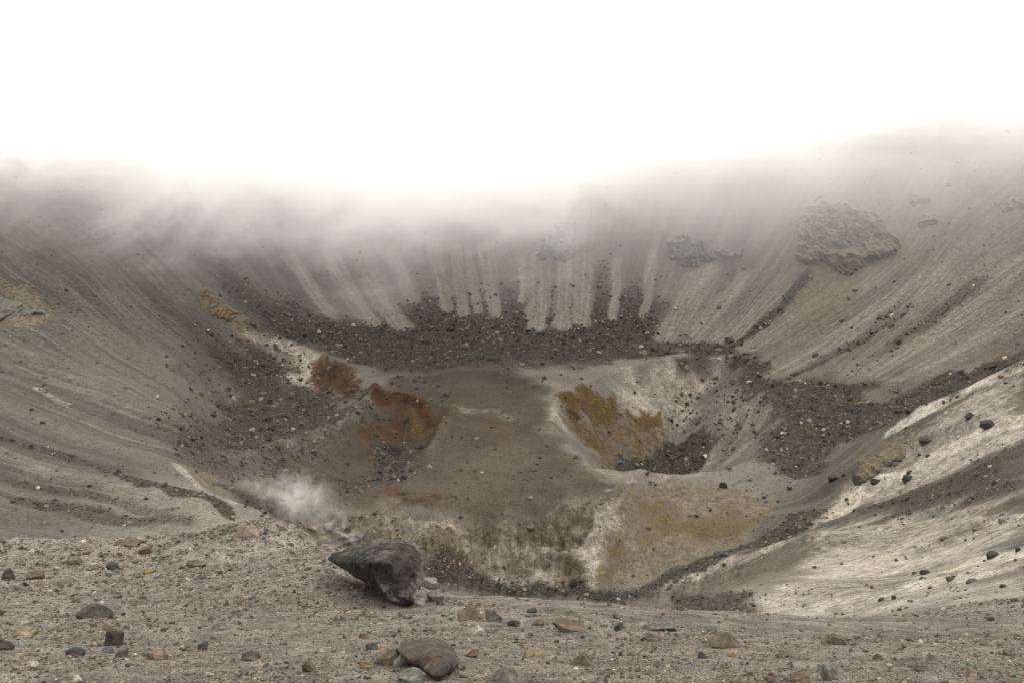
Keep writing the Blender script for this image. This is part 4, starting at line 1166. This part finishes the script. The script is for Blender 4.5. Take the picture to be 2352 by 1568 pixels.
# the largest loose stones: each one a thing
protos = {}
tone_w = [('grey', 5), ('brown', 4), ('darkbrown', 4), ('dark', 2.5), ('bluegrey', 3), ('greengrey', 2), ('pale', 3), ('pink', 1.5), ('tan', 1.2), ('rust', .45), ('white', .8), ('orange', .12)]
for k, (tn, _) in enumerate(tone_w):
    for s_ in range(2):
        nn_, dd_ = random_planes(3000 + k * 11 + s_, 11)
        protos[tn, s_] = rock_mesh('stone', 2, nn_, dd_, (.5, .45, .36), .14, 3000 + k * 5 + s_, mat=SM[tn])
ANCH = [(216, 1400, 'dark pyramid rock'), (262, 1465, 'upright blocky rock'), (53, 1428, 'flat whitish slab'), (83, 1322, 'brown lump near the left edge'), (710, 1530, 'grey brown angular stone'),
        (577, 1508, 'half buried brown stone'), (341, 1310, 'yellowish stone'), (566, 1220, 'reclining pink rock'), (980, 1510, 'brown humped boulder'), (860, 1320, 'large dark boulder'), (1108, 1410, 'broken arch of rock'),
        (1302, 1436, 'long tilted rock'), (1338, 1512, 'two toned rock'), (1522, 1440, 'blue grey flat rock'), (1670, 1472, 'broad peaked rock'), (1915, 1470, 'oblong brown rock'), (2143, 1510, 'grey pointed stone'),
        (1841, 1556, 'reddish rounded rock'), (1158, 1550, 'grey wedge rock'), (448, 1294, 'low brown rock of the left ledge'), (2228, 1561, 'yellow stone at lower right'), (2316, 1498, 'grey stone near the right edge'), (855, 1484, 'round dark stone'),
        (1131, 823, 'long blackish ledge rock'), (968, 1026, 'dark block by the left pit'), (695, 973, 'brown rock of the left basin'), (480, 690, 'orange outcrop'), (740, 860, 'rusty scarp'), (1660, 1112, 'dark ball shaped rock'),
        (1648, 1270, 'dark green grey valley rock'), (1317, 1338, 'upright dark valley block'), (1873, 817, 'lone brown rock on the scree'), (1546, 806, 'red brown rim block'), (2065, 945, 'dark pair on the white band'), (1500, 1040, 'rubble heap of the right pit'),
        (2274, 975, 'biggest boulder of the white band'), (1285, 600, 'overhanging dark crag')]
_used = {}
_pend = []
def loose(pts, size, group, kindword, cat, seed):
    g = random.Random(seed)
    names = [t for t, _ in tone_w]; ws = [w for _, w in tone_w]
    words = {'dark': 'blackish', 'darkbrown': 'dark brown', 'bluegrey': 'blue grey', 'greengrey': 'greenish grey', 'pale': 'pale grey', 'pink': 'pinkish', 'rust': 'rusty red'}
    for k in range(len(pts[0])):
        tn = g.choices(names, ws)[0]
        o = bpy.data.objects.new(cat, protos[tn, g.randint(0, 1)])
        s_ = float(size[k])
        o.location = (pts[0][k], pts[1][k], pts[2][k] + s_ * .10)
        o.scale = (s_ * g.uniform(.8, 1.3), s_ * g.uniform(.8, 1.2), s_ * g.uniform(.65, 1.0))
        o.rotation_euler = (g.uniform(-.4, .4), g.uniform(-.4, .4), g.uniform(0, 6.28))
        col.objects.link(o)
        u_, v_ = project(pts[0][k], pts[1][k], pts[2][k])
        u_, v_ = float(u_), float(v_)
        ds_ = sorted((math.hypot(u_ - a_, v_ - b_), a_, b_, n_) for a_, b_, n_ in ANCH)[0]
        dx_, dy_ = u_ - ds_[1], v_ - ds_[2]
        w1 = 'left' if dx_ < 0 else 'right'; w2 = 'above' if dy_ < 0 else 'below'
        where = (w1 + ' of') if abs(dx_) > 2.2 * abs(dy_) else (w2 if abs(dy_) > 2.2 * abs(dx_) else w2 + ' and ' + w1 + ' of')
        tag(o, 'x', cat, group)
        _pend.append((o, words.get(tn, tn), kindword, where, ds_[3], ds_[0]))
def name_loose():
    by = {}
    for q in _pend: by.setdefault(q[1:5], []).append(q)
    order = ['nearest', 'second nearest', 'third nearest', 'fourth nearest', 'fifth nearest', 'sixth nearest', 'seventh nearest', 'eighth nearest']
    for k, l in by.items():
        l.sort(key=lambda q: q[5])
        for i_, q in enumerate(l):
            rk = order[min(i_, 7)] + ' ' if len(l) > 1 else ''
            q[0]['label'] = '%s%s %s %s the %s' % (rk, k[0], k[1], k[2], k[3])
p_ = scatter(near * .0017 * (1 - .6 * fine))
sz = sizes(len(p_[0]), 3.2, 7.5, 2.6) * dist(p_) / PX
loose(p_, sz, 'loose stones on the near gravel slope', 'stone', 'stone', 3)
print('loose near', len(p_[0]))
p_ = scatter((lowrub > .5) * .0011)
sz = sizes(len(p_[0]), 3.6, 7, 3.0) * dist(p_) / PX
loose(p_, sz, 'larger blocks in the crater rubble', 'block', 'block', 4)
name_loose()
print('loose far', len(p_[0]))

# ---------------------------------------------------------------- cloud over the far rim, steam from the vent
def volume_box(name, lo, hi, mat):
    me = bpy.data.meshes.new(name)
    bm = bmesh.new(); bmesh.ops.create_cube(bm, size=1.0)
    for v_ in bm.verts: v_.co = Vector([(lo[i] + hi[i]) / 2 + v_.co[i] * (hi[i] - lo[i]) for i in range(3)])
    bm.to_mesh(me); bm.free(); me.materials.append(mat)
    o = bpy.data.objects.new(name, me); col.objects.link(o); return o

def fog_material():
    m = bpy.data.materials.new('drifting_cloud')
    N = NT_(m)
    tc = N.node('ShaderNodeTexCoord'); pos = tc.outputs['Object']
    sep = N.node('ShaderNodeSeparateXYZ'); N.link(pos, sep.inputs[0]); x, y, z = sep.outputs
    wv = N.vmath('MULTIPLY', pos, (1.0, .6, 1.5)); n1 = N.noise(wv, .012, 5., .6, .9)
    n2 = N.noise(wv, .034, 4., .62, 1.0)
    nz = N.math('ADD', N.math('MULTIPLY', N.math('SUBTRACT', n1, .5), 120.0), N.math('MULTIPLY', N.math('SUBTRACT', n2, .5), 75.0))
    # height of the cloud base along the wall: lowest left of centre, lifting to the right
    zb = N.math('ADD', N.range(x, -12., 110., 0., 88.), N.math('MULTIPLY', N.range(N.math('ABSOLUTE', N.math('ADD', x, 45.0)), 20., 160., 0., 10.), 1.0))
    hgt = N.math('SUBTRACT', N.math('ADD', z, N.math('ADD', nz, 41.0)), zb)
    den = N.math('MULTIPLY', N.range(hgt, -14., 62., 0., 1.), N.range(N.math('ADD', z, N.math('MULTIPLY', nz, .6)), -2., 26., 1., 0.))
    veil = N.math('ADD', N.range(z, -62., -8., 0., .13, False), N.math('MULTIPLY', N.range(z, -46., 5., 0., .15), N.range(n2, .32, .60, .15, 1.)))
    den = N.math('ADD', N.math('MULTIPLY', den, .040), N.math('MULTIPLY', veil, .056))
    edge = N.range(y, 268., 325., 0., 1.)
    den = N.math('MULTIPLY', den, edge)
    pv = N.node('ShaderNodeVolumePrincipled')
    pv.inputs['Color'].default_value = (1, 1, 1, 1); pv.inputs['Anisotropy'].default_value = .3
    N.link(den, pv.inputs['Density'])
    o = N.node('ShaderNodeOutputMaterial'); N.link(pv.outputs[0], o.inputs['Volume'])
    m.cycles.volume_step_rate = .35
    return m
fog = volume_box('cloud_bank', (-420, 268, -75), (420, 560, 48), fog_material())
fog['kind'] = 'stuff'; fog['label'] = 'low white cloud drifting over the far crater wall'

def steam_material():
    m = bpy.data.materials.new('steam')
    N = NT_(m)
    tc = N.node('ShaderNodeTexCoord'); pos = tc.outputs['Object']
    n1 = N.noise(pos, .35, 5., .6, .8)
    def ell(c, r, add=0.):
        l = N.node('ShaderNodeVectorMath', operation='LENGTH')
        N.link(N.vmath('MULTIPLY', N.vmath('SUBTRACT', pos, c), tuple(1 / k for k in r)), l.inputs[0])
        return N.math('ADD', l.outputs['Value'], add)
    r_ = N.math('MINIMUM', N.math('MINIMUM', ell((0., 0., .5), (8., 5.5, 6.)), ell((6., 0., -4.5), (7., 4.5, 5.), .22)), N.math('MINIMUM', ell((13., 0., -8.), (9., 5., 4.), .42), ell((-8., 0., 3.), (8., 5., 3.), .42)))
    d = N.math('ADD', N.math('SUBTRACT', .72, r_), N.math('MULTIPLY', N.math('SUBTRACT', n1, .5), 3.0))
    den = N.range(d, -.3, 1.4, 0., .15)
    den = N.math('MULTIPLY', den, N.range(r_, 1.25, .8, 0., 1.))
    pv = N.node('ShaderNodeVolumePrincipled'); pv.inputs['Color'].default_value = (1, .99, .97, 1); pv.inputs['Anisotropy'].default_value = .1
    N.link(den, pv.inputs['Density'])
    o = N.node('ShaderNodeOutputMaterial'); N.link(pv.outputs[0], o.inputs['Volume'])
    m.cycles.volume_step_rate = .4
    return m
KY = 1.0
sp_ = V3(680, 1145, 186)
st_ = volume_box('steam_plume', (-19, -9, -14), (24, 9, 9), steam_material())
st_.location = sp_
st_['kind'] = 'stuff'; st_['label'] = 'white steam puff rising from the vent in the lower pit'
